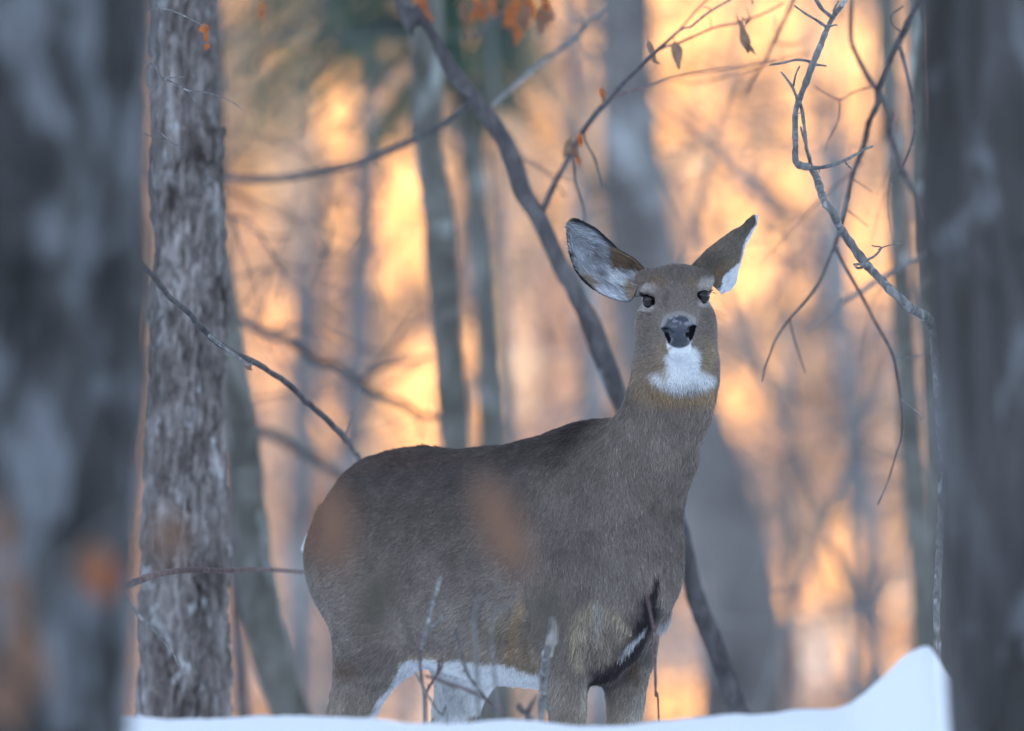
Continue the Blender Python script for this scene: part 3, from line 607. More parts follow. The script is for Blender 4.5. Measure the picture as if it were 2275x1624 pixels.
for i in range(14):
    y = -260-60*i; bough((985-5*i, y), (985+rs.choice([-1, 1])*rs.uniform(150, 420)*(1-i/18), y+rs.uniform(60, 160)), .1, gb, .5)
gb.build('bough', M['bark_dark'], ht, off=ho)
v = np.concatenate(nv).reshape(-1, 3); f = np.arange(len(v)).reshape(-1, 3)
tag(part('needles', v, f, M['needle'], ht, False, off=ho), kind='stuff')

# -- twigs and stems standing in the snow before the deer
def stem(label, pix, rpx, d, mat, extra=(), view='b', ground=True, leaves=(), base=None):
    pts = V(view, pix); 
    if pts[0][1] < pts[-1][1]: pts = pts[::-1]
    P0 = W(pts[0][0], pts[0][1], d); base = np.array([P0[0], d, float(H(P0[0], d))])
    if P0[2] > base[2]+.01:
        zpy = 812-math.tan(math.atan((base[2]-.03-CZ)/d)-PITCH)*FD/FW*2275
        pts = [(pts[0][0]+4, zpy)]+pts
    r = root('dead_stem', base, label, 'stem', 'twigs standing in the snow')
    limb(r, pts, rpx, d, M[mat], base, 'stalk', knob=.2)
    for e in extra: limb(r, V(e[2] if len(e) > 2 else view, e[0]), e[1], d, M[mat], base, 'twig', knob=.25)
    return r, base
stem('straight pale snapped stem leaning right before the belly', [(1425, 365), (1390, 480), (1350, 620), (1310, 790), (1285, 900), (1262, 985), (1262, 1200), (1290, 1500)], (3, 3.6, 4, 4), 18.7, 'bark_twig',
     [([(1340, 470), (1372, 482), (1392, 474)], (1, 1.4)), ([(1318, 795), (1380, 745), (1440, 705)], (2.6, 1.8)), ([(1425, 722), (1440, 698)], (3, 2.4))])
stem('thin brown twig rising through the snapped pale stem', [(1236, 820), (1245, 930), (1258, 1040), (1270, 1180), (1290, 1330), (1310, 1530)], (1.6, 2.6, 3.2), 18.45, 'bark_red')
stem('short hooked twig with forked top under the white belly', [(1432, 1005), (1438, 1060), (1425, 1110), (1380, 1185), (1330, 1260), (1300, 1340), (1290, 1450), (1285, 1540)], (2, 3, 3), 18.8, 'bark_red',
     [([(1412, 1045), (1405, 1110), (1385, 1180)], (2.6, 2.4)), ([(1290, 1265), (1310, 1300), (1325, 1240)], (2, 1.6))])
stem('long brown twig arching rightwards down to the snow under the belly', [(1300, 1165), (1400, 1195), (1500, 1240), (1600, 1265), (1700, 1310), (1780, 1355), (1850, 1410), (1935, 1525)], (2, 4, 4), 18.2, 'bark_red')
stem('dark purplish twig with a small spur before the white belly', [(1545, 800), (1570, 880), (1595, 980), (1620, 1080), (1650, 1160), (1700, 1235), (1790, 1345), (1860, 1440), (1900, 1540)], (2.4, 3.4, 3.6), 18.35, 'bark_dark',
     [([(1628, 1115), (1600, 1140)], (2.4, 1.4)), ([(1720, 1240), (1745, 1225)], (1.6, 1.2))])
stem('pale jointed twig lying low before the white hind leg', [(1215, 1145), (1250, 1210), (1290, 1290), (1350, 1370), (1400, 1450), (1440, 1490), (1480, 1545)], (2, 3, 3), 18.5, 'bark_twig')
stem('faint grey twig hooked at its tip before the shoulder', [(2098, 418), (2066, 480), (2060, 540), (2040, 568), (1960, 600), (1890, 632), (1840, 760), (1850, 1000), (1880, 1300), (1900, 1540)], (4, 3.6, 1.2, .8), 17.75, 'bark_twig')
stem('tiny faint forked twig beside the hooked grey one', [(1958, 434), (1915, 447), (1868, 458), (1800, 520), (1740, 540), (1700, 700), (1720, 1100), (1740, 1540)], (5, 4, 1, .7), 17.8, 'bark_twig', [([(1740, 545), (1728, 515)], (4, 3))])
rr_, bb_ = stem('thick broken stick with a bare pale top before the foreleg', [(395, 700), (372, 860), (352, 990), (338, 1080), (325, 1180), (318, 1300), (312, 1420), (306, 1560)], (7, 9, 10, 9, 9), 18.7, 'bark_twig',
     [([(325, 1300), (350, 1380), (380, 1440), (408, 1530)], (2.4, 2))], view='c')
mw, nt, b = mat_new('bare_pale_wood'); nt.links.new(ramp(nt, noise(nt, 60, 4, .6, (1, 1, .2)), [(.35, (.36, .30, .25)), (.6, (.66, .62, .58))]), b.inputs['Base Color'])
limb(rr_, V('c', [(402, 695), (412, 760), (395, 860), (368, 950), (350, 1000)]), (4, 11, 11, 10), 18.68, mw, bb_, 'bare_wood', knob=.25)
limb(rr_, V('c', [(392, 740), (388, 700), (395, 688)]), (3, 1), 18.68, mw, bb_, 'splinter')
stem('tall thin reddish stem crossing the dark brisket streak', [(1138, 395), (1165, 500), (1190, 620), (1215, 740), (1240, 860), (1234, 960), (1232, 1050), (1236, 1200), (1240, 1330), (1262, 1510)], (1.6, 3.4, 3.6, 3.4), 19.0, 'bark_red',
     [([(980, 85), (1040, 150), (1090, 235), (1120, 300), (1138, 395)], (1, 1.4, 1.6)), ([(1000, 110), (985, 150)], (.8, .6))], view='c')
stem('small dark budded twig just above the snow between the legs', [(120, 1420), (150, 1455), (190, 1475), (200, 1540)], (5, 6, 8), 18.1, 'bark_dark', [([(190, 1490), (230, 1400), (270, 1330)], (6, 3)), ([(190, 1495), (240, 1510)], (5, 3))], view='c')
stem('dark red sprig beside the snow heap at the right trunk', [(1098, 1090), (1090, 1140), (1072, 1190), (1062, 1262)], (2, 2.6), 17.9, 'bark_red', view=8)

# -- leaves close to the lens: a beech twig at 12 m
dn = 12.0; on = basepoint(-60, dn)
nb = root('beech_sapling', on, 'beech sapling near the lens whose brown leaves blur over the deer', 'sapling')
def wx(px): return px
limb(nb, [(-60, 2300), (-55, 1800), (-40, 1400), (-20, 900)], (12, 8, 5), dn, M['bark_twig'], on, 'stem')
limb(nb, [(-40, 1450), (120, 1290), (230, 1180), (360, 1120), (560, 1080), (740, 1060), (900, 1070), (1090, 1060), (1150, 1075)], (4, 2, 1), dn, M['bark_twig'], on)
for i, (a, b, L, w, an, mt) in enumerate([(740, 1180, 210, 95, 272, 'leaf_brown'), (1115, 1180, 270, 88, 292, 'leaf_brown'), (368, 1195, 130, 70, 268, 'leaf_brown'), (222, 1275, 130, 62, 280, 'leaf_rust'), (190, 1250, 110, 50, 250, 'leaf_brown'),
                                          (25, 1330, 160, 80, 290, 'leaf_brown'), (60, 1460, 200, 90, 300, 'leaf_brown'), (-5, 1180, 150, 70, 280, 'leaf_brown'), (5, 1560, 160, 90, 280, 'leaf_brown'), (835, 1335, 190, 80, 262, 'leaf_dark'), (1225, 1380, 170, 70, 285, 'leaf_dark')]):
    leaf(nb, a, b, dn, L, w, an, M[mt], on, 130+i, yaw=.3*(i % 3), lobes=0)

# -- sprays of fine twigs on the blurred saplings
def spray(par, off, mat, items, seed, name='twigs'):
    rs = np.random.default_rng(seed)
    for (px, py, d, a, L, r) in items:
        g = Geo(); dr = (math.cos(rad(a)), rs.uniform(-.3, .3), math.sin(rad(a)))
        limbs(g, W(px, py, d), dr, L, r, 2, rs, 4, .05, 5); g.build(name, M[mat], par, off=off)
spray(bm, om, 'bark_dark', [(505, 420, 24.6, -20, .35, .003), (510, 620, 24.6, 20, .35, .003), (530, 900, 24.6, 30, .3, .003), (700, 640, 25.5, 60, .3, .0025), (620, 450, 25.5, -50, .3, .0025), (800, 860, 24.6, 60, .3, .0025), (560, 740, 24.4, 60, .35, .003), (930, 920, 24.6, 150, .35, .0025), (480, 60, 24.6, 30, .4, .003), (520, 480, 22.6, -60, .3, .0018), (600, 560, 22.6, -70, .25, .0015), (850, 700, 25, 100, .3, .002), (760, 560, 26, 60, .35, .0025), (880, 420, 26, 120, .35, .0025), (700, 900, 25, 120, .3, .002), (560, 300, 24.6, 0, .35, .003), (660, 300, 25, 40, .35, .0025)], 201)
spray(t10, o10, 'bark_far', [(1120, 300, 30, 30, .5, .004), (1200, 500, 30, 60, .5, .004), (1260, 400, 30, 140, .5, .004), (1150, 700, 30, 80, .5, .004), (1220, 760, 30, 120, .5, .004), (1300, 120, 30, 30, .5, .004), (1180, 180, 30, 100, .5, .004)], 202)
spray(t9, o9, 'bark_far', [(1500, 300, 32, 40, .6, .005), (1620, 420, 32, 30, .6, .005), (1700, 560, 32, 70, .6, .005), (1760, 900, 32, 120, .6, .005), (1640, 200, 32, 10, .6, .005), (1720, 1150, 32, 60, .6, .005), (1850, 1300, 32, 110, .6, .005), (1600, 1350, 32, 60, .6, .005)], 203)
spray(st, o8, 'bark_red', [(1800, 120, 21.8, 200, .3, .002), (1920, 360, 21.6, 230, .3, .002), (1990, 250, 21.2, 250, .3, .002), (2010, 520, 21.9, 240, .3, .002)], 204)
# ------------------------------------------------------------------ the deer
PHI = rad(48); FV = np.array([math.cos(PHI), -math.sin(PHI), 0]); LV = np.array([math.sin(PHI), math.cos(PHI), 0])
X0, Y0 = -0.044, 20.0
def B(s, t, z): return np.array([X0, Y0, 0])+FV*s+LV*t+np.array([0, 0, z])
HC = W(1502, 661, 19.61)                       # between the eyes
def Hd(u, v, w): return HC+np.array([u, -w, v])/1000.0     # head frame in mm: right, up, towards the lens

gx = axis([(-.60, .20, .009), (.20, .43, .0023), (.43, .56, .009)])
gy = axis([(19.15, 19.42, .009), (19.42, 19.72, .0026), (19.72, 20.68, .009)])
gz = axis([(-.03, .55, .011), (.55, 1.04, .008), (1.04, 1.33, .0023), (1.33, 1.36, .01)])
DD = np.full((len(gx), len(gy), len(gz)), .5, np.float32)
def region(lo, hi, m):
    sl = tuple(slice(max(0, np.searchsorted(a, l-m)-1), np.searchsorted(a, h+m)+1) for a, l, h in zip((gx, gy, gz), lo, hi))
    return sl, gx[sl[0]][:, None, None].astype(np.float32), gy[sl[1]][None, :, None].astype(np.float32), gz[sl[2]][None, None, :].astype(np.float32)
def smin(a, b, k):
    h = np.clip(.5+.5*(a-b)/k, 0, 1); return a*(1-h)+b*h-k*h*(1-h)
def cone(a, b, ra, rb, k=.03, sub=False):
    a = np.asarray(a, float); b = np.asarray(b, float); r = max(ra, rb)
    sl, x, y, z = region(np.minimum(a, b)-r, np.maximum(a, b)+r, k+.012)
    ba = (b-a).astype(np.float32); h = np.clip(((x-a[0])*ba[0]+(y-a[1])*ba[1]+(z-a[2])*ba[2])/float(ba@ba), 0, 1)
    d = np.sqrt((x-a[0]-h*ba[0])**2+(y-a[1]-h*ba[1])**2+(z-a[2]-h*ba[2])**2)-(ra+(rb-ra)*h)
    DD[sl] = -smin(-DD[sl], d, k) if sub else smin(DD[sl], d, k)
def ellip(c, r, k=.03, ax_=None, sub=False):
    c = np.asarray(c, float); r = np.asarray(r, float); m = r.max()
    sl, x, y, z = region(c-m, c+m, k+.012)
    A = np.eye(3) if ax_ is None else np.asarray(ax_)
    q = [((x-c[0])*A[i][0]+(y-c[1])*A[i][1]+(z-c[2])*A[i][2]) for i in range(3)]
    k0 = np.sqrt(sum((q[i]/r[i])**2 for i in range(3))); k1 = np.sqrt(sum((q[i]/r[i]**2)**2 for i in range(3)))+1e-6
    d = k0*(k0-1)/k1
    DD[sl] = -smin(-DD[sl], d, k) if sub else smin(DD[sl], d, k)
BAX = [FV, LV, np.array([0, 0, 1.])]
# torso from its profile
ps = [-.465, -.435, -.395, -.34, -.22, -.10, .05, .18, .28, .36, .42, .47]
pt = [.725, .815, .890, .940, .957, .946, .948, .967, .985, .970, .90, .80]
pb = [.72, .655, .60, .565, .540, .512, .484, .474, .482, .515, .56, .65]
pw = [.01, .075, .10, .12, .135, .145, .153, .150, .137, .12, .10, .06]
sl, x, y, z = region((-.6, 19.3, .45), (.45, 20.7, 1.05), .02)
S_ = (x-X0)*FV[0]+(y-Y0)*FV[1]; T_ = (x-X0)*LV[0]+(y-Y0)*LV[1]
ss = np.linspace(-.5, .47, 60); 
def prof(p): 
    o = np.interp(ss, ps, p); kk = np.array([1, 2, 3, 2, 1.])/9; o2 = np.convolve(np.pad(o, 2, 'edge'), kk, 'valid'); return o2
top_, bot_, wid_ = prof(pt), prof(pb), prof(pw)
tz = np.interp(S_, ss, top_); bz = np.interp(S_, ss, bot_); wz = np.interp(S_, ss, wid_)
cz_ = (tz+bz)/2; hz_ = (tz-bz)/2
q = (np.abs(T_/wz)**2.25+np.abs((z-cz_)/hz_)**2.25)**(1/2.25)
d = (q-1)*np.minimum(wz, hz_)
d = np.maximum(d, np.maximum(S_-.47, -.5-S_))
DD[sl] = np.minimum(DD[sl], d.astype(np.float32)); del q, d
# haunches, shoulders
for s_ in (-1, 1):
    ellip(B(-.275, .08*s_, .74), (.118, .082, .145), .035, BAX)
    ellip(B(.27, .092*s_, .78), (.085, .072, .14), .03, BAX)
    ellip(B(.02, .06*s_, .70), (.24, .095, .17), .06, BAX)
# near hind
cone(B(-.28, -.08, .73), B(-.19, -.11, .575), .105, .080, .05)
cone(B(-.195, -.115, .575), B(-.34, -.12, .29), .072, .027, .04)
cone(B(-.34, -.12, .30), B(-.325, -.12, .07), .026, .017, .02); cone(B(-.325, -.12, .07), B(-.30, -.12, .02), .019, .024, .01)
# far hind
cone(B(-.29, .085, .72), B(-.16, .10, .565), .115, .075, .05)
cone(B(-.16, .10, .565), B(-.27, .10, .29), .066, .027, .04)
cone(B(-.27, .10, .30), B(-.255, .10, .07), .026, .017, .02); cone(B(-.255, .10, .07), B(-.235, .10, .02), .019, .024, .01)
# near fore
cone(B(.335, -.10, .72), B(.335, -.112, .56), .085, .056, .04)
cone(B(.335, -.112, .56), B(.345, -.105, .31), .050, .029, .03)
cone(B(.345, -.105, .31), B(.345, -.105, .08), .026, .016, .02); cone(B(.345, -.105, .08), B(.37, -.105, .02), .018, .023, .01)
# far fore
cone(B(.33, .08, .70), B(.30, .085, .56), .075, .052, .04)
cone(B(.30, .085, .56), B(.285, .08, .31), .049, .029, .03)
cone(B(.285, .08, .31), B(.285, .08, .08), .026, .016, .02); cone(B(.285, .08, .08), B(.31, .08, .02), .018, .023, .01)
# brisket and chest
cone(B(.40, 0, .76), B(.40, 0, .68), .088, .080, .05)
cone(B(.385, -.01, .62), B(.36, -.03, .515), .062, .030, .045)
# elbow tuft of the near foreleg and the hollow beside it
ellip(B(.36, -.075, .56), (.045, .035, .06), .03, BAX)
# neck
n_ = [((.17, 19.80, .80), .120), ((.215, 19.73, .835), .106), ((.261, 19.675, .92), .087), ((.294, 19.64, 1.005), .079), ((.307, 19.655, 1.085), .075), ((.309, 19.66, 1.165), .062)]
for (a, ra), (b, rb) in zip(n_[:-1], n_[1:]): cone(a, b, ra, rb, .028)
cone(B(.24, 0, .915), (.262, 19.70, .952), .038, .046, .05)
# tail
cone(B(-.46, 0, .83), B(-.50, -.01, .77), .028, .02, .02); cone(B(-.50, -.01, .77), (-.396, 20.34, .755), .016, .007, .015)
# head (mm)
def hcone(a, b, ra, rb, k=14, sub=False): cone(Hd(*a), Hd(*b), ra/1000, rb/1000, k/1000, sub)
def hell(c, r, k=14, sub=False, ax_=None): ellip(Hd(*c), np.array([r[0], r[2], r[1]])/1000 if ax_ is None else np.array(r)/1000, k/1000, ax_, sub)
hell((1, 6, -28), (58, 54, 70), 18)
hell((1, 31, -8), (57, 33, 40), 18)                      # forehead
for s_ in (-1, 1):
    hell((s_*47, 8, 6), (21, 20, 24), 12)              # brow and orbit
    hell((s_*52, 36, -28), (24, 22, 26), 18)           # ear roots
    hell((s_*43, -52, -26), (36, 52, 48), 18)          # cheeks
hcone((1, -8, 22), (4, -55, 122), 45, 27, 18)            # bridge
hcone((1, -30, 10), (4, -71, 128), 46, 31, 16)           # muzzle
hell((4, -70, 142), (34, 27, 20), 10)                    # nose block
hcone((2, -72, -10), (4, -106, 120), 46, 22, 16)          # jaw
hell((4, -109, 124), (24, 14, 20), 8)                    # chin
hcone((2, -85, -30), (4, -150, -36), 66, 74, 24)         # throat
for s_ in (-1, 1):
    hell((4+s_*27, -70, 148), (13, 16, 12), 5)         # nostril wings
def surf_y(X, Z, d0=0.0):
    i = np.argmin(abs(gx-X)); k = np.argmin(abs(gz-Z)); col = DD[i, :, k]; j = np.where(col < d0)[0][0]; return gy[j]
EYES = []
for (hx, hy, rw, rh, roll) in ((674, 684, 17.0, 6.8, rad(-14)), (1063, 655, 14.5, 7.6, rad(6))):
    p = V('h', [(hx, hy)])[0]; sgn = -1 if hx < 888 else 1
    Y = 19.56
    for _ in range(4): X, _y, Z = W(p[0], p[1], Y); Y = surf_y(X, Z)
    X, _y, Z = W(p[0], p[1], Y); nrm = np.array([.38*sgn, -.92, .04]); nrm /= np.linalg.norm(nrm)
    h_ = np.array([.92, .38*sgn, 0]); h_ = h_*math.cos(roll)+np.array([0, 0, 1])*math.sin(roll); h_ /= np.linalg.norm(h_); vv = np.cross(nrm, h_); vv *= np.sign(vv[2])
    c = np.array([X, Y, Z])
    EYES.append((c, nrm, h_, vv, rw/1000, rh/1000, sgn))
    # lids: a low ridge round the opening, then the opening itself
    ellip(c-nrm*.004, (.0215, .0135, .009), .006, [h_, vv, nrm]); 
    ellip(c+nrm*.003, (rw/1000*1.12, rh/1000*1.1, .014), .0015, [h_, vv, nrm], True)
def face_pt(hx, hy, y0=19.5):
    p = V('h', [(hx, hy)])[0]; Y = y0
    for _ in range(5): X, _y, Z = W(p[0], p[1], Y); Y = surf_y(X, Z)
    return W(p[0], p[1], Y)
NOST = [(face_pt(a, b, 19.46), face_pt(c, d, 19.46), r) for a, b, c, d, r in ((799, 900, 797, 942, .0095), (810, 912, 836, 910, .004), (982, 885, 988, 925, .0095), (970, 905, 946, 908, .004))]
for a_, b_, r_ in NOST: cone(a_, b_, r_, r_, .0015, True); cone(a_+[0, .008, 0], b_+[0, .008, 0], r_*.8, r_*.8, .001, True)
hcone((4-20, -101, 150), (4+20, -101, 150), 1.6, 1.6, 3, True)   # mouth line
DD += .004

def surface_nets(D_):
    s = D_ < 0
    c = [s[a:s.shape[0]-1+a, b:s.shape[1]-1+b, e:s.shape[2]-1+e] for a in (0, 1) for b in (0, 1) for e in (0, 1)]
    n_in = sum(q.astype(np.int8) for q in c); act = (n_in > 0) & (n_in < 8)
    I, J, K = np.nonzero(act); idm = np.full(act.shape, -1, np.int32); idm[I, J, K] = np.arange(len(I))
    acc = np.zeros((len(I), 3)); cnt = np.zeros(len(I))
    for axn in range(3):
        o = [a for a in range(3) if a != axn]
        for a in (0, 1):
            for b in (0, 1):
                off = [0, 0, 0]; off[o[0]] = a; off[o[1]] = b; off2 = list(off); off2[axn] = 1
                i0 = (I+off[0], J+off[1], K+off[2]); i1 = (I+off2[0], J+off2[1], K+off2[2])
                d0 = D_[i0].astype(float); d1 = D_[i1].astype(float); m = (d0 < 0) != (d1 < 0)
                t = np.where(m, d0/(d0-d1+1e-12), 0)
                for ci, g_ in enumerate((gx, gy, gz)):
                    a0 = g_[i0[ci]]; a1 = g_[i1[ci]]; acc[:, ci] += np.where(m, a0+(a1-a0)*t, 0)
                cnt += m
    Vt = acc/cnt[:, None]; F = []
    for axn in range(3):
        o = [a for a in range(3) if a != axn]
        sa = [slice(None)]*3; sb = [slice(None)]*3; sa[axn] = slice(0, -1); sb[axn] = slice(1, None)
        A_ = s[tuple(sa)]; B_ = s[tuple(sb)]; ch = np.argwhere(A_ != B_); val = A_[tuple(ch.T)]
        m = np.all(ch > 0, axis=1) & np.all(ch < np.array(act.shape), axis=1); ch = ch[m]; val = val[m]
        def cid(da, db):
            q = ch.copy(); q[:, o[0]] -= da; q[:, o[1]] -= db; return idm[q[:, 0], q[:, 1], q[:, 2]]
        f = np.stack([cid(1, 1), cid(0, 1), cid(0, 0), cid(1, 0)], 1)
        flip = val if axn != 1 else ~val
        f[~flip] = f[~flip][:, ::-1]; F.append(f)
    return Vt, np.concatenate(F)
DV, DF = surface_nets(DD); del DD
DF = DF[(DF >= 0).all(1)]
# relax a little where the grid is coarse
def laplace(v, f, it, w):
    e = np.concatenate([f[:, [0, 1]], f[:, [1, 2]], f[:, [2, 3]], f[:, [3, 0]]]); e = np.concatenate([e, e[:, ::-1]])
    for _ in range(it):
        a = np.stack([np.bincount(e[:, 0], v[e[:, 1], c], len(v)) for c in range(3)], 1); n = np.bincount(e[:, 0], minlength=len(v))[:, None]
        v = v+(a/np.maximum(n, 1)-v)*w
    return v
ishead = sstep(1.03, 1.06, DV[:, 2])
sm = laplace(DV, DF, 6, .5); sm2 = laplace(DV, DF, 2, .4)
DV = sm*(1-ishead)[:, None]+sm2*ishead[:, None]

def proj(P):
    px = 1137.5+P[..., 0]*FD/P[..., 1]/FW*2275
    py = 812-np.tan(np.arctan((P[..., 2]-CZ)/P[..., 1])-PITCH)*FD/FW*2275
    return px, py
def blob(x, y, cx, cy, rx, ry, soft=.35, ang=0.0):
    c, s = math.cos(rad(ang)), math.sin(rad(ang)); dx, dy = x-cx, y-cy
    q = np.sqrt(((dx*c+dy*s)/rx)**2+((-dx*s+dy*c)/ry)**2); return 1-sstep(1-soft, 1+soft, q)
def lerp(c, m, col): return c*(1-m[:, None])+np.array(col)*m[:, None]
def polymask(x, y, pts, w):
    best = np.full(x.shape, 9e9)
    for i, ((ax_, ay_), (bx, by)) in enumerate(zip(pts[:-1], pts[1:])):
        dx, dy = bx-ax_, by-ay_; h = np.clip(((x-ax_)*dx+(y-ay_)*dy)/(dx*dx+dy*dy), 0, 1)
        ww = w[i]+(w[i+1]-w[i])*h; best = np.minimum(best, np.hypot(x-ax_-h*dx, y-ay_-h*dy)/ww)
    return 1-sstep(.7, 1.3, best)
C_BODY = (.205, .165, .142)
def coat(P, Nn):
    """the coat's own colour pattern"""
    px, py = proj(P); n1 = fbm(P*28, 3, 5); n2 = fbm(P*9, 2, 8); px = px+n1*9; py = py+n2*12
    hx = (px*1.0989-1330)/.36946; hy = (py*1.0989-480)/.36946
    s = (P[:, 0]-X0)*FV[0]+(P[:, 1]-Y0)*FV[1]; t = (P[:, 0]-X0)*LV[0]+(P[:, 1]-Y0)*LV[1]; z = P[:, 2]
    c = np.tile(np.array(C_BODY), (len(P), 1))
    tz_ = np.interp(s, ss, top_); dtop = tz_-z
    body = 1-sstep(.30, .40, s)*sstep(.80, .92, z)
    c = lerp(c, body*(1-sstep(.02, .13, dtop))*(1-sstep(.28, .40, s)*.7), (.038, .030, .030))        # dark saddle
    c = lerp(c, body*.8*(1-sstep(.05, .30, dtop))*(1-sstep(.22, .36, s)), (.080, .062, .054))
    c = lerp(c, .75*blob(px, py, 700, 1120, 45, 130, .6, 18), (.16, .075, .045))            # russet rump edge
    c = lerp(c, .5*blob(px, py, 850, 1030, 150, 25, .6, -8), (.10, .062, .05))
    c = lerp(c, .55*sstep(1280, 1420, px)*sstep(.75, .85, z), (.235, .195, .165))            # neck
    c = lerp(c, .6*blob(px, py, 1330, 1250, 180, 140, .6), (.225, .19, .168))
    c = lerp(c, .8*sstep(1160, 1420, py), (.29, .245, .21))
    c = lerp(c, .8*blob(px, py, 1125, 1395, 70, 32, .5, -8), (.31, .25, .19))               # flank
    c = lerp(c, .85*blob(px, py, 1120, 1450, 85, 28, .5), (.33, .26, .21))
    c = lerp(c, .8*blob(px, py, 1172, 1470, 32, 50, .5, 0), (.32, .24, .17))
    c = lerp(c, .7*blob(px, py, 950, 1462, 60, 14, .5, 0), (.42, .34, .24))
    c = lerp(c, .7*blob(px, py, 1150, 1395, 12, 80, .5, 8), (.42, .29, .17))
    c = lerp(c, .55*blob(px, py, 775, 1490, 30, 18, .5, 15), (.20, .12, .07))
    c = lerp(c, .5*blob(px, py, 700, 1330, 25, 90, .6, -15), (.24, .20, .18))
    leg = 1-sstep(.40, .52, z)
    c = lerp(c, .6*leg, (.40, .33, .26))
    # white: belly, inner thighs
    under = sstep(.50, .545, z); n3 = n1*.012
    wb = (1-sstep(.532, .552, z+n3))*sstep(-.30, -.20, s)*(1-sstep(.19, .235, s))*(1-sstep(.11, .145, np.abs(t)))*sstep(-.34, -.1, -z+.0)
    wb = (1-sstep(.530, .546, z+n3))*(1-sstep(.20, .24, s))*(sstep(-.17, -.13, s)+(Nn[:, 0] > .15))*(px > 888)*sstep(.44, .46, z)
    wb2 = ((py > np.interp(px, [890, 1010, 1080, 1130, 1200], [1458, 1468, 1474, 1470, 1494])-n1*6) & (z > .44)).astype(float)*(1-sstep(.20, .24, s))*(px > 888)
    c = lerp(c, np.clip(wb2, 0, 1), (.86, .86, .86))
    inner = ((s < -.05) & (z < .56)).astype(float)*sstep(-.15, .35, Nn@(-LV))*(t > .02)     # far thigh's inner side
    c = lerp(c, np.clip(inner*sstep(955, 972, px), 0, 1), (.80, .80, .80))
    edge = np.interp(py, [1470, 1550, 1590, 1640], [884, 852, 822, 800]); inner2 = ((s < -.02) & (z < .54) & (t < 0)).astype(float)*sstep(-4, 14, px-edge+n1*14)
    c = lerp(c, np.clip(inner2, 0, 1), (.78, .78, .80))
    c = lerp(c, ((P[:, 0] < -.385) & (P[:, 1] > 20.28) & (z > .7)).astype(float), (.82, .82, .84))   # tail
    c = lerp(c, .8*blob(px, py, 664, 1185, 14, 25, .5), (.24, .15, .10))
    # brisket
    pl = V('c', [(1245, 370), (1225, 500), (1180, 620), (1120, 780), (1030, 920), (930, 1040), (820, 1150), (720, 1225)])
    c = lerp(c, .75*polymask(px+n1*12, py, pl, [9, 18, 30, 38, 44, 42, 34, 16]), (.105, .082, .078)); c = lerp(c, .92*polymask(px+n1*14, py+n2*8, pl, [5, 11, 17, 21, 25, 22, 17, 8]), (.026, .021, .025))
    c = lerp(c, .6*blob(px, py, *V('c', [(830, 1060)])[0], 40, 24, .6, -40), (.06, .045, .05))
    pl = V('c', [(1160, 740), (1120, 810), (1040, 880), (950, 980)])
    c = lerp(c, .8*polymask(px, py, pl, [2, 5, 6.5, 4]), (.55, .55, .58))
    a = V('c', [(790, 600), (600, 760), (640, 950), (780, 900), (1340, 690)])
    c = lerp(c, .6*blob(px, py, 1345, 1395, 52, 45, .5), (.40, .33, .26)); c = lerp(c, .8*polymask(px, py, [(1290, 1480), (1276, 1420), (1288, 1368), (1325, 1345), (1370, 1362), (1400, 1395)], [9, 15, 15, 13, 10, 6]), (.44, .37, .27))
    c = lerp(c, .7*polymask(px, py, [(1330, 1345), (1325, 1390), (1318, 1425)], [10, 8, 4]), (.50, .46, .42)); c = lerp(c, .85*polymask(px, py, [(1316, 1400), (1312, 1440), (1318, 1462)], [2.5, 4, 4]), (.05, .04, .035))
    c = lerp(c, .5*blob(px, py, *a[3], 45, 38, .5, -40), (.30, .24, .19)); c = lerp(c, .9*blob(px, py, *a[4], 8, 32, .5, 38), (.50, .47, .46))
    e = V('c', [(660, 1400), (1080, 1450)]); c = lerp(c, .5*blob(px, py, *e[0], 10, 60, .6), (.50, .45, .38)); c = lerp(c, .5*blob(px, py, *e[1], 14, 50, .6), (.46, .42, .37))
    e = V('c', [(1085, 1100)]); c = lerp(c, .6*blob(px, py, *e[0], 10, 25, .6), (.14, .08, .04))
    # throat and head
    hd = sstep(.98, 1.03, z)*(P[:, 1] < 19.72)
    c = lerp(c, .8*blob(hx, hy, 900, 1290, 260, 100, .55)*hd, (.34, .215, .105))
    c = lerp(c, .6*blob(hx, hy, 660, 1200, 90, 130, .6)*hd, (.30, .22, .15))
    c = lerp(c, hd*blob(hx, hy, 918, 1195, 205, 72, .18), (.80, .82, .84))
    c = lerp(c, .55*hd*blob(hx, hy, 930, 1250, 150, 45, .5), (.38, .37, .38))
    c = lerp(c, .75*hd*blob(hx, hy, 780, 1085, 50, 130, .6), (.34, .25, .17)); c = lerp(c, .75*hd*blob(hx, hy, 1070, 1060, 60, 110, .6), (.36, .27, .18))
    c = lerp(c, hd*blob(hx, hy, 905, 1100, 118, 115, .16), (.84, .86, .88))
    fc = hd*(P[:, 1] < 19.64)
    c = lerp(c, .35*fc*blob(hx, hy, 870, 520, 240, 60, .5), (.085, .07, .058))
    c = lerp(c, .55*fc*blob(hx, hy, 745, 565, 60, 35, .6), (.24, .15, .09)); c = lerp(c, .55*fc*blob(hx, hy, 985, 575, 50, 35, .6), (.25, .165, .10))
    c = lerp(c, .85*fc*blob(hx, hy, 672, 614, 66, 32, .35, -5), (.46, .41, .37)); c = lerp(c, .85*fc*blob(hx, hy, 1065, 582, 58, 40, .35, -5), (.48, .43, .39))
    c = lerp(c, .8*fc*blob(hx, hy, 685, 742, 56, 26, .4, 0), (.55, .51, .47)); c = lerp(c, .75*fc*blob(hx, hy, 1070, 718, 54, 28, .4, 10), (.52, .47, .44))
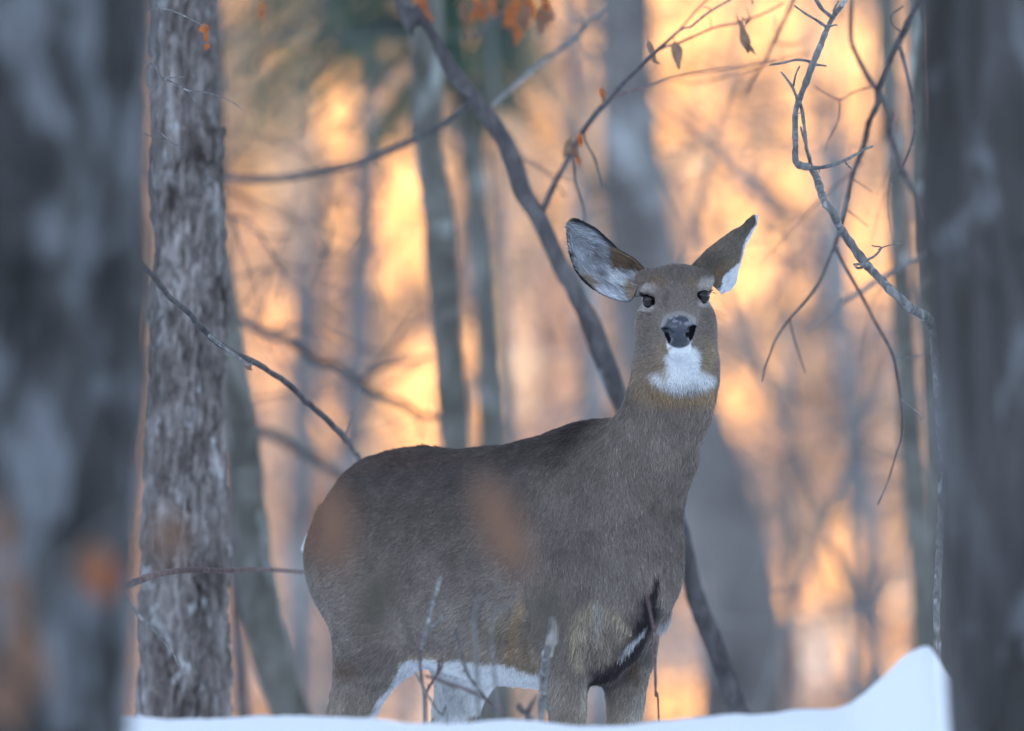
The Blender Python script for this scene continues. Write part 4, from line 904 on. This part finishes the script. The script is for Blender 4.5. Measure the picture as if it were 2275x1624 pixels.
    c = lerp(c, .5*fc*blob(hx, hy, 800, 690, 26, 60, .6), (.085, .07, .065)); c = lerp(c, .3*fc*blob(hx, hy, 1000, 700, 20, 50, .6), (.10, .08, .07))
    c = lerp(c, .8*fc*polymask(hx, hy, [(728, 700), (715, 760), (690, 790)], [5, 4, 3]), (.05, .04, .04)); c = lerp(c, .8*fc*polymask(hx, hy, [(660, 770), (640, 815)], [5, 4]), (.05, .04, .04))
    c = lerp(c, .65*fc*blob(hx, hy, 590, 590, 50, 110, .5), (.30, .20, .12)); c = lerp(c, .6*fc*blob(hx, hy, 1150, 540, 40, 70, .5), (.28, .18, .11))
    c = lerp(c, fc*polymask(hx, hy, [(618, 657), (650, 645), (690, 650), (735, 688)], [3, 7, 8, 5]), (.02, .015, .016)); c = lerp(c, fc*polymask(hx, hy, [(1020, 658), (1048, 628), (1085, 621), (1116, 632)], [5, 8, 7, 3]), (.02, .015, .016))
    nz = (P[:, 1] < HC[1]-.100)
    c = lerp(c, .85*nz*blob(hx, hy, 888, 880, 130, 106, .16), (.36, .33, .31))
    c = lerp(c, nz*blob(hx, hy, 822, 985, 48, 32, .3), (.80, .82, .86)); c = lerp(c, nz*blob(hx, hy, 985, 978, 42, 34, .3), (.80, .82, .86))
    return c
def nosemask(P):
    px, py = proj(P); hx = (px*1.0989-1330)/.36946; hy = (py*1.0989-480)/.36946
    m = np.maximum(np.maximum(blob(hx, hy, 886, 853, 98, 68, .08), blob(hx, hy, 888, 935, 84, 66, .08)), np.maximum(blob(hx, hy, 795, 915, 36, 62, .1), blob(hx, hy, 986, 903, 36, 62, .1)))
    return m*(P[:, 1] < HC[1]-.105)
def normals(v, f):
    n = np.cross(v[f[:, 2]]-v[f[:, 0]], v[f[:, 3 % f.shape[1]]]-v[f[:, 1]]); o = np.zeros_like(v)
    for k in range(f.shape[1]):
        for c in range(3): o[:, c] += np.bincount(f[:, k], n[:, c], len(v))
    return o/(np.linalg.norm(o, axis=1)[:, None]+1e-12)
DN = normals(DV, DF)
if (DN[:, 2]*(DV[:, 2]-.7)).mean() < 0: DF = DF[:, ::-1].copy(); DN = -DN

# materials
def fur_mat(name, rough=.55, spec=.35):
    m, nt, b = mat_new(name); at = N_(nt, 'ShaderNodeAttribute', attribute_name='coat'); nt.links.new(at.outputs['Color'], b.inputs['Base Color'])
    b.inputs['Roughness'].default_value = rough; b.inputs['Specular IOR Level'].default_value = spec; return m, nt, b
M['hide'], nt, b = fur_mat('deer_hide', .8, .1)
at2 = N_(nt, 'ShaderNodeAttribute', attribute_name='wet')
rg = N_(nt, 'ShaderNodeMapRange'); rg.inputs[3].default_value = .85; rg.inputs[4].default_value = .34; nt.links.new(at2.outputs['Fac'], rg.inputs[0]); nt.links.new(rg.outputs[0], b.inputs['Roughness'])
rg = N_(nt, 'ShaderNodeMapRange'); rg.inputs[3].default_value = .1; rg.inputs[4].default_value = .6; nt.links.new(at2.outputs['Fac'], rg.inputs[0]); nt.links.new(rg.outputs[0], b.inputs['Specular IOR Level'])
bump(nt, b, noise(nt, 260, 3, .6), .5, .0015)
M['fur'], _, _ = fur_mat('deer_fur', .6, .22)

deer_base = np.array([X0, Y0, 0.0])
deer = root('deer', deer_base, 'white-tailed doe standing side on behind the snow bank, head turned to face us', 'deer')
nm = nosemask(DV)
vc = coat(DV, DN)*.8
nn_ = fbm(DV*260, 3, 3)
nose_c = np.array([.034, .040, .056])*(1+.5*nn_[:, None])
crust = np.clip(fbm(DV*170, 2, 12)*2.2+.1, 0, 1)*sstep(HC[2]-.070, HC[2]-.050, DV[:, 2]); nose_c = nose_c*(1-crust[:, None]*.8)+np.array([.34, .33, .34])*crust[:, None]*.8
vc = vc*(1-nm[:, None])+nose_c*nm[:, None]
for (c, nr, h_, vv, rw, rh, sg) in EYES:                # dark lid margins
    q = DV-c; d_ = np.sqrt((q@h_/(rw*1.15))**2+(q@vv/(rh*1.2))**2); mk = (1-sstep(.95, 1.12, d_))*(np.abs(q@nr) < .02); vc = lerp(vc, mk, (.012, .01, .01))
for s_ in (-1, 1):
    pass
for a_, b_, r_ in NOST:                                 # near-black colour inside the nostrils
    ba = b_-a_; h = np.clip(((DV-a_)@ba)/(ba@ba), 0, 1); q = DV-a_-h[:, None]*ba; mk = (1-sstep(.95, 1.25, np.hypot(q[:, 0], q[:, 2])/r_))*(q[:, 1] < .03)*(q[:, 1] > -.02); vc = lerp(vc, mk, (.004, .004, .005))
hoof = 1-sstep(.035, .05, DV[:, 2]); vc = lerp(vc, hoof, (.02, .018, .016))
body = part('body', DV, DF, M['hide'], deer, off=deer_base)
def setcol(o, c, name='coat'):
    a = o.data.color_attributes.new(name, 'FLOAT_COLOR', 'POINT'); a.data.foreach_set('color', np.hstack([c, np.ones((len(c), 1))]).astype(np.float32).ravel())
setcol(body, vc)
a = body.data.attributes.new('wet', 'FLOAT', 'POINT'); a.data.foreach_set('value', (nm*(vc.mean(1) > .02)).astype(np.float32))

# eyes
m, nt, b = mat_new('eye_glossy_dark'); b.inputs['Base Color'].default_value = (.012, .007, .008, 1); b.inputs['Roughness'].default_value = .12; b.inputs['Specular IOR Level'].default_value = .35; M['eye'] = m
b.inputs['Coat Weight'].default_value = .2; b.inputs['Coat Roughness'].default_value = .03
for (c, nr, h_, vv, rw, rh, sg) in EYES:
    th = np.linspace(0, np.pi, 17)[:, None]; ph = np.linspace(0, 2*np.pi, 28, endpoint=False)[None]
    R = .0145; cc = c-nr*.0152
    P = cc+R*(np.cos(th)[..., None]*nr+np.sin(th)[..., None]*(np.cos(ph)[..., None]*h_+np.sin(ph)[..., None]*vv))
    eye = part('eye', P.reshape(-1, 3), grid_faces(17, 28), M['eye'], deer, off=deer_base)
    # upper lashes
    g = Geo()
    for i in range(16):
        t = -1+2*i/15; p = c+h_*rw*1.05*t+vv*rh*(1-.55*t*t)*1.05+nr*.003
        dr = nr*.7+vv*(.25-.6)+h_*t*.6*(1 if sg > 0 else 1); g.add(*tube([p, p+dr*.004, p+dr*.0085+vv*.001], [.0005, .0004, .0001], 4, 2))
    g.build('eyelash', M['eye'], deer, off=deer_base)

# ears
def ear_surface(U, Lw, depth, front):
    U = np.array([Hp(p) for p in U]); Lw = np.array([Hp(p) for p in Lw]); n = 26
    q = np.linspace(0, 1, len(U)); 
    Us = spline(U, 5); Ls = spline(Lw, 5); m = len(Us); 
    t = np.linspace(0, 1, 15)
    dp = np.interp(np.linspace(0, 1, m), np.linspace(0, 1, len(depth)), depth)/1000
    G = Us[:, None, :]*(1-t)[None, :, None]+Ls[:, None, :]*t[None, :, None]
    G[..., 1] += (dp[:, None]*np.sin(np.pi*t)[None]**.8)*front
    return G
def Hp(p):      # (hx, hy, w) -> point
    q = V('h', [(p[0], p[1])])[0]; w = p[2] if len(p) > 2 else 0
    return W(q[0], q[1], HC[1]-w/1000)
earL = ear_surface([(655, 480, -20), (585, 415, -18), (500, 365, -14), (425, 295, -10), (345, 225, -6), (265, 178, -4), (215, 157, -4), (186, 156, -5)],
                   [(590, 650, -8), (545, 690, 0), (425, 660, 6), (315, 600, 8), (222, 505, 6), (172, 375, 2), (157, 240, -2), (160, 190, -5)], [26, 34, 36, 34, 28, 20, 8, 1], 1)
earR = ear_surface([(965, 470, -34), (1055, 378, -30), (1145, 305, -30), (1235, 240, -32), (1300, 205, -34), (1340, 165, -36), (1366, 142, -38), (1374, 136, -38)],
                   [(1165, 640, -40), (1235, 600, -58), (1262, 500, -60), (1285, 420, -58), (1310, 330, -54), (1350, 250, -48), (1380, 190, -42), (1388, 150, -40)], [14, 30, 34, 30, 22, 12, 5, 1], -1)
def ear_build(G, inside_dir, colfn):
    n, m = G.shape[:2]
    Fq = grid_faces(n, m, False); v = G.reshape(-1, 3)
    nr = normals(v, Fq); s = np.sign((nr*np.array(inside_dir)).sum(1).mean()); nr = nr*s       # nr points out of the opening
    if s < 0: Fq = Fq[:, ::-1]
    k = len(v); vv = np.vstack([v, v-nr*.0028])
    F2 = [tuple(q) for q in Fq]+[tuple((q+k)[::-1]) for q in Fq]
    rim = [i*m for i in range(n)]+[(n-1)*m+j for j in range(1, m)]+[i*m+m-1 for i in range(n-2, -1, -1)]+[j for j in range(m-2, 0, -1)]
    for a, b in zip(rim, rim[1:]+rim[:1]): F2.append((a, b, b+k, a+k) if s < 0 else (b, a, a+k, b+k))
    col = np.vstack([colfn(v, 1), colfn(v, 0)])
    o = part('ear', vv, F2, M['hide'], deer, off=deer_base); setcol(o, col*.85)
    return v, nr, np.array([tuple(q) for q in Fq])
def rimdist(v, G):
    n, m = G.shape[:2]; rp = np.concatenate([G[:, 0], G[-1], G[:, -1]])
    return np.min(np.linalg.norm(v[:, None]-rp[None], axis=2), axis=1)
def colL(v, inside, G=earL):
    d_ = rimdist(v, G); px, py = proj(v); hx = (px*1.0989-1330)/.36946; hy = (py*1.0989-480)/.36946; nz = fbm(v*70, 3, 6)
    if not inside: return lerp(np.tile([.14, .105, .08], (len(v), 1)), 1-sstep(.002, .008, d_), (.02, .018, .018))
    c = np.tile([.36, .37, .40], (len(v), 1)); c = lerp(c, np.clip(nz*1.6-.1, 0, 1), (.16, .15, .17)); c = lerp(c, np.clip(-nz*1.6-.1, 0, 1), (.62, .64, .68))
    c = lerp(c, .6*blob(hx, hy, 370, 410, 30, 16, .5), (.12, .06, .06))
    c = lerp(c, .7*blob(hx, hy, 330, 590, 80, 35, .6, 35), (.34, .24, .14))
    c = lerp(c, blob(hx, hy, 515, 562, 62, 50, .3), (.75, .78, .82)); c = lerp(c, .8*blob(hx, hy, 460, 655, 90, 30, .4, 10), (.68, .70, .76))
    top = (hy < 430+(hx-470)*.6)
    c = lerp(c, .95*(1-sstep(.004, .0075, d_))*(hx < 480)*((hy < 620)), (.012, .012, .016))
    c = lerp(c, sstep(466, 490, hx)*(1-sstep(480, 520, hy)), (.20, .135, .085)); c = lerp(c, .8*blob(hx, hy, 610, 470, 30, 40, .5), (.10, .06, .04))
    c = lerp(c, .9*blob(hx, hy, 585, 620, 30, 60, .5), (.38, .27, .17))
    return c
def colR(v, inside, G=earR):
    px, py = proj(v); hx = (px*1.0989-1330)/.36946; hy = (py*1.0989-480)/.36946; nz = fbm(v*60, 3, 6)
    c = np.tile([.17, .14, .11], (len(v), 1)); c = lerp(c, .7*(1-sstep(180, 330, hy+(hx-1300)*-.2)), (.085, .07, .062)); c = lerp(c, .5*blob(hx, hy, 1090, 430, 70, 50, .6), (.075, .06, .05))
    c = lerp(c, .5*blob(hx, hy, 1210, 470, 50, 40, .6), (.24, .17, .10)); c = lerp(c, .7*blob(hx, hy, 1140, 520, 30, 50, .6), (.24, .15, .09))
    if inside: return np.tile([.75, .76, .82], (len(v), 1))
    lim = np.interp(hy, [140, 190, 290, 380, 460, 500, 530, 650], [1400, 1392, 1318, 1292, 1278, 1215, 1175, 1150])
    c = lerp(c, sstep(-6, 6, hx-lim+10-nz*10), (.78, .80, .86))
    return c
vL, nL, fL = ear_build(earL, (0, -1, 0), colL)
vR, nR, fR = ear_build(earR, (.3, 1, 0), colR)

# fur: strands grown over body and ears
def norml(a): return a/(np.linalg.norm(a, axis=1)[:, None]+1e-9)
def strands(name, P, Nn, Dr, L, lift, col, rad_, npt=4, tip=1.2, rootd=.72, par=deer, jitter=.2, clump=.13, off=deer_base, curl=.0):
    n = len(P); rs = np.random.default_rng(n)
    ncl = np.stack([fbm(P*75, 2, 21), fbm(P*75, 2, 22), fbm(P*75, 2, 23)], 1)*2.0
    d_ = Dr+ncl*clump+rs.normal(0, jitter, (n, 3)); d_ -= Nn*(d_*Nn).sum(1)[:, None]; d_ = norml(d_)
    lf = lift*(1+rs.normal(0, .3, n)); lf = np.clip(lf, .03, 1.3)
    t = np.linspace(0, 1, npt)
    pts = []
    for k in t:
        a = lf*(1-.55*k); pts.append((d_*np.cos(a)[:, None]+Nn*np.sin(a)[:, None])*(L[:, None]*(k if k else 0)))
    pts = np.stack(pts, 1)+P[:, None]-off-Nn[:, None]*.0008
    hc = D.hair_curves.new(name); hc.add_curves([npt]*n)
    hc.points.foreach_set('position', pts.astype(np.float32).ravel())
    rr = rad_*np.array([1.0, 1.0, .8, .25])[:npt] if npt == 4 else rad_*np.array([1, .85, .25])
    rr = (rr[None]*rs.uniform(.7, 1.3, n)[:, None]).astype(np.float32)
    if 'radius' not in hc.attributes: hc.attributes.new('radius', 'FLOAT', 'POINT')
    hc.attributes['radius'].data.foreach_set('value', rr.ravel())
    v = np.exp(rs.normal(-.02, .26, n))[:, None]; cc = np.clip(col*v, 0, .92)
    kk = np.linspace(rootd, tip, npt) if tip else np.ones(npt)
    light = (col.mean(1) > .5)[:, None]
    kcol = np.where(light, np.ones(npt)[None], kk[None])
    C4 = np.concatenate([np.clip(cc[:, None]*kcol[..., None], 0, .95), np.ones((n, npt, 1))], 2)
    at = hc.attributes.new('coat', 'FLOAT_COLOR', 'POINT'); at.data.foreach_set('color', C4.astype(np.float32).ravel())
    hc.materials.append(M['fur'])
    o = D.objects.new(name, hc); COL.objects.link(o); o.parent = par
    return o
def scatter(v, f, w, n, rs):
    f = np.asarray(f); tri = np.vstack([f[:, [0, 1, 2]], f[:, [0, 2, 3]]]); A = v[tri[:, 0]]; E1 = v[tri[:, 1]]-A; E2 = v[tri[:, 2]]-A
    ar = np.linalg.norm(np.cross(E1, E2), axis=1)*.5; ww = ar*w[tri].mean(1); cs = np.cumsum(ww); k = np.searchsorted(cs, rs.uniform(0, cs[-1], n)); k = np.clip(k, 0, len(tri)-1)
    a = rs.uniform(0, 1, n); b = rs.uniform(0, 1, n); m = a+b > 1; a[m] = 1-a[m]; b[m] = 1-b[m]
    return k, tri, A[k]+E1[k]*a[:, None]+E2[k]*b[:, None], a, b
def interp_n(tri, k, a, b, N0): return norml(N0[tri[k, 0]]*(1-a-b)[:, None]+N0[tri[k, 1]]*a[:, None]+N0[tri[k, 2]]*b[:, None])
NOSE = Hd(4, -78, 165)
def flow(P, Nn):
    s = (P[:, 0]-X0)*FV[0]+(P[:, 1]-Y0)*FV[1]; z = P[:, 2]
    dn_ = np.tile([0, 0, -1.], (len(P), 1)); body_ = -FV*.85+np.array([0, 0, -.45])
    nk = sstep(.18, .34, s)*sstep(.60, .80, z)+sstep(.30, .38, s)*.6; nk = np.clip(nk, 0, 1)
    lg = 1-sstep(.46, .56, z)
    d_ = body_[None]*(1-nk)[:, None]+(dn_+np.array([0, .15, 0]))*nk[:, None]
    d_ = d_*(1-lg)[:, None]+(dn_*.9-FV*.3)*lg[:, None]
    hd = sstep(1.03, 1.09, z)*(P[:, 1] < 19.80)
    rd = norml(P-NOSE); d_ = d_*(1-hd)[:, None]+rd*hd[:, None]
    return d_
facing = np.clip(.30-DN[:, 1], 0, 1); 
def skip(P):
    m = nosemask(P) < .4
    for (c, nr, h_, vv, rw, rh, sg) in EYES:
        q = P-c; m &= ~((np.sqrt((q@h_/(rw*1.18))**2+(q@vv/(rh*1.25))**2) < 1) & (np.abs(q@nr) < .02))
    return m & (P[:, 2] > .05)
rs = np.random.default_rng(5)
z = DV[:, 2]; wt = np.where(facing > .0, 1.0, .30)*np.where(z > .36, 1, .12)*(1-ishead)
k, tri, P, a, b = scatter(DV, DF, wt, 340000, rs); Nn = interp_n(tri, k, a, b, DN)
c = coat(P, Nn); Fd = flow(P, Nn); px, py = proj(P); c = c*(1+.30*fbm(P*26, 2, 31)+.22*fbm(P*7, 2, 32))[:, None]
L = np.full(len(P), .0125)*(1+.25*rs.normal(0, 1, len(P)))
L *= 1+.6*blob(px, py, 1120, 1430, 110, 50, .5)+.7*blob(px, py, *V('c', [(760, 800)])[0], 60, 60, .5)+.25*(P[:, 2] < .56)
L *= 1+.6*blob(px, py, 965, 990, 30, 8, .5)
L *= np.where(P[:, 2] < .45, .7, 1)
wh = blob(px, py, *V('c', [(1340, 700)])[0], 10, 32, .6)*(px > 1455); L = L*(1+1.0*wh)
lift = .24+.38*np.clip(fbm(P*30, 2, 33)+.05, 0, 1)+.25*blob(px, py, *V('c', [(760, 800)])[0], 60, 60, .5)+.5*blob(px, py, 965, 988, 30, 8, .5)+.35*wh
tm = (P[:, 0] < -.385) & (P[:, 1] > 20.28); L = np.where(tm, .018, L); Fd[tm] = np.array([-.45, 0, -.8]); lift = np.where(tm, .4, lift)
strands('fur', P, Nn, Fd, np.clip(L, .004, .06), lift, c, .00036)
# head and upper neck
wt = np.where(facing > .0, 1.0, .3)*ishead
k, tri, P, a, b = scatter(DV, DF, wt, 95000, rs); Nn = interp_n(tri, k, a, b, DN); m = skip(P); P, Nn = P[m], Nn[m]
c = coat(P, Nn); Fd = flow(P, Nn); dn_ = np.linalg.norm(P-NOSE, axis=1)
L = np.interp(dn_, [0, .03, .08, .16, .25, .35], [.003, .0035, .006, .009, .013, .018])*(1+.2*rs.normal(0, 1, len(P)))
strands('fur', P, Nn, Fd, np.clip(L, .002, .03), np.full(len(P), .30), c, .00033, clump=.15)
# ears
rs = np.random.default_rng(9)
k, tri, P, a, b = scatter(vL, fL, np.ones(len(vL)), 9000, rs); Nn = interp_n(tri, k, a, b, nL); c = colL(P, 1)
bd = np.tile([-1, 0, .45], (len(P), 1)); bd[:, 2] += rs.normal(0, .2, len(P))+.5*fbm(P*30, 2, 2)
strands('ear_fur', P, Nn, bd, np.where(c.mean(1) < .06, .004, .016)*(1+.3*rs.normal(0, 1, len(P))), np.full(len(P), .45), c, .0004, tip=1.15, rootd=.8)
strands('ear_fur', P-Nn*.003, -Nn, np.tile([-1, 0, 1.], (len(P), 1)), np.full(len(P), .007), np.full(len(P), .3), colL(P, 0), .0004)
k, tri, P, a, b = scatter(vR, fR, np.ones(len(vR)), 9000, rs); Nn = interp_n(tri, k, a, b, nR)
c = colR(P, 0); strands('ear_fur', P-Nn*.003, -Nn, np.tile([1, 0, 1.], (len(P), 1)), np.where(c.mean(1) > .5, .012, .008), np.full(len(P), .32), c, .00036)
# pale fringe along the right ear's lower edge
E = spline(earR[:, -1], 4); i = rs.integers(0, len(E)-1, 2600); P = E[i]+(E[i+1]-E[i])*rs.uniform(0, 1, (2600, 1))+rs.normal(0, .0012, (2600, 3))
Nn = np.tile([.8, -.55, -.1], (len(P), 1)); Nn = norml(Nn)
strands('ear_fur', P, Nn, np.tile([.5, -.1, .9], (len(P), 1)), np.full(len(P), .009), np.full(len(P), .8), np.tile([.78, .80, .88], (len(P), 1)), .0004)
# whiskers by the far eye
g = Geo()
for i in range(7):
    p = Hp((1112, 745+6*i, 20)); g.add(*tube([p, p+np.array([.012, -.004, -.004-.001*i]), p+np.array([.024+.002*(i % 3), -.004, -.010-.0015*i])], [.0003, .00025, .0001], 3, 3))
g.build('whisker', M['eye'], deer, off=deer_base)
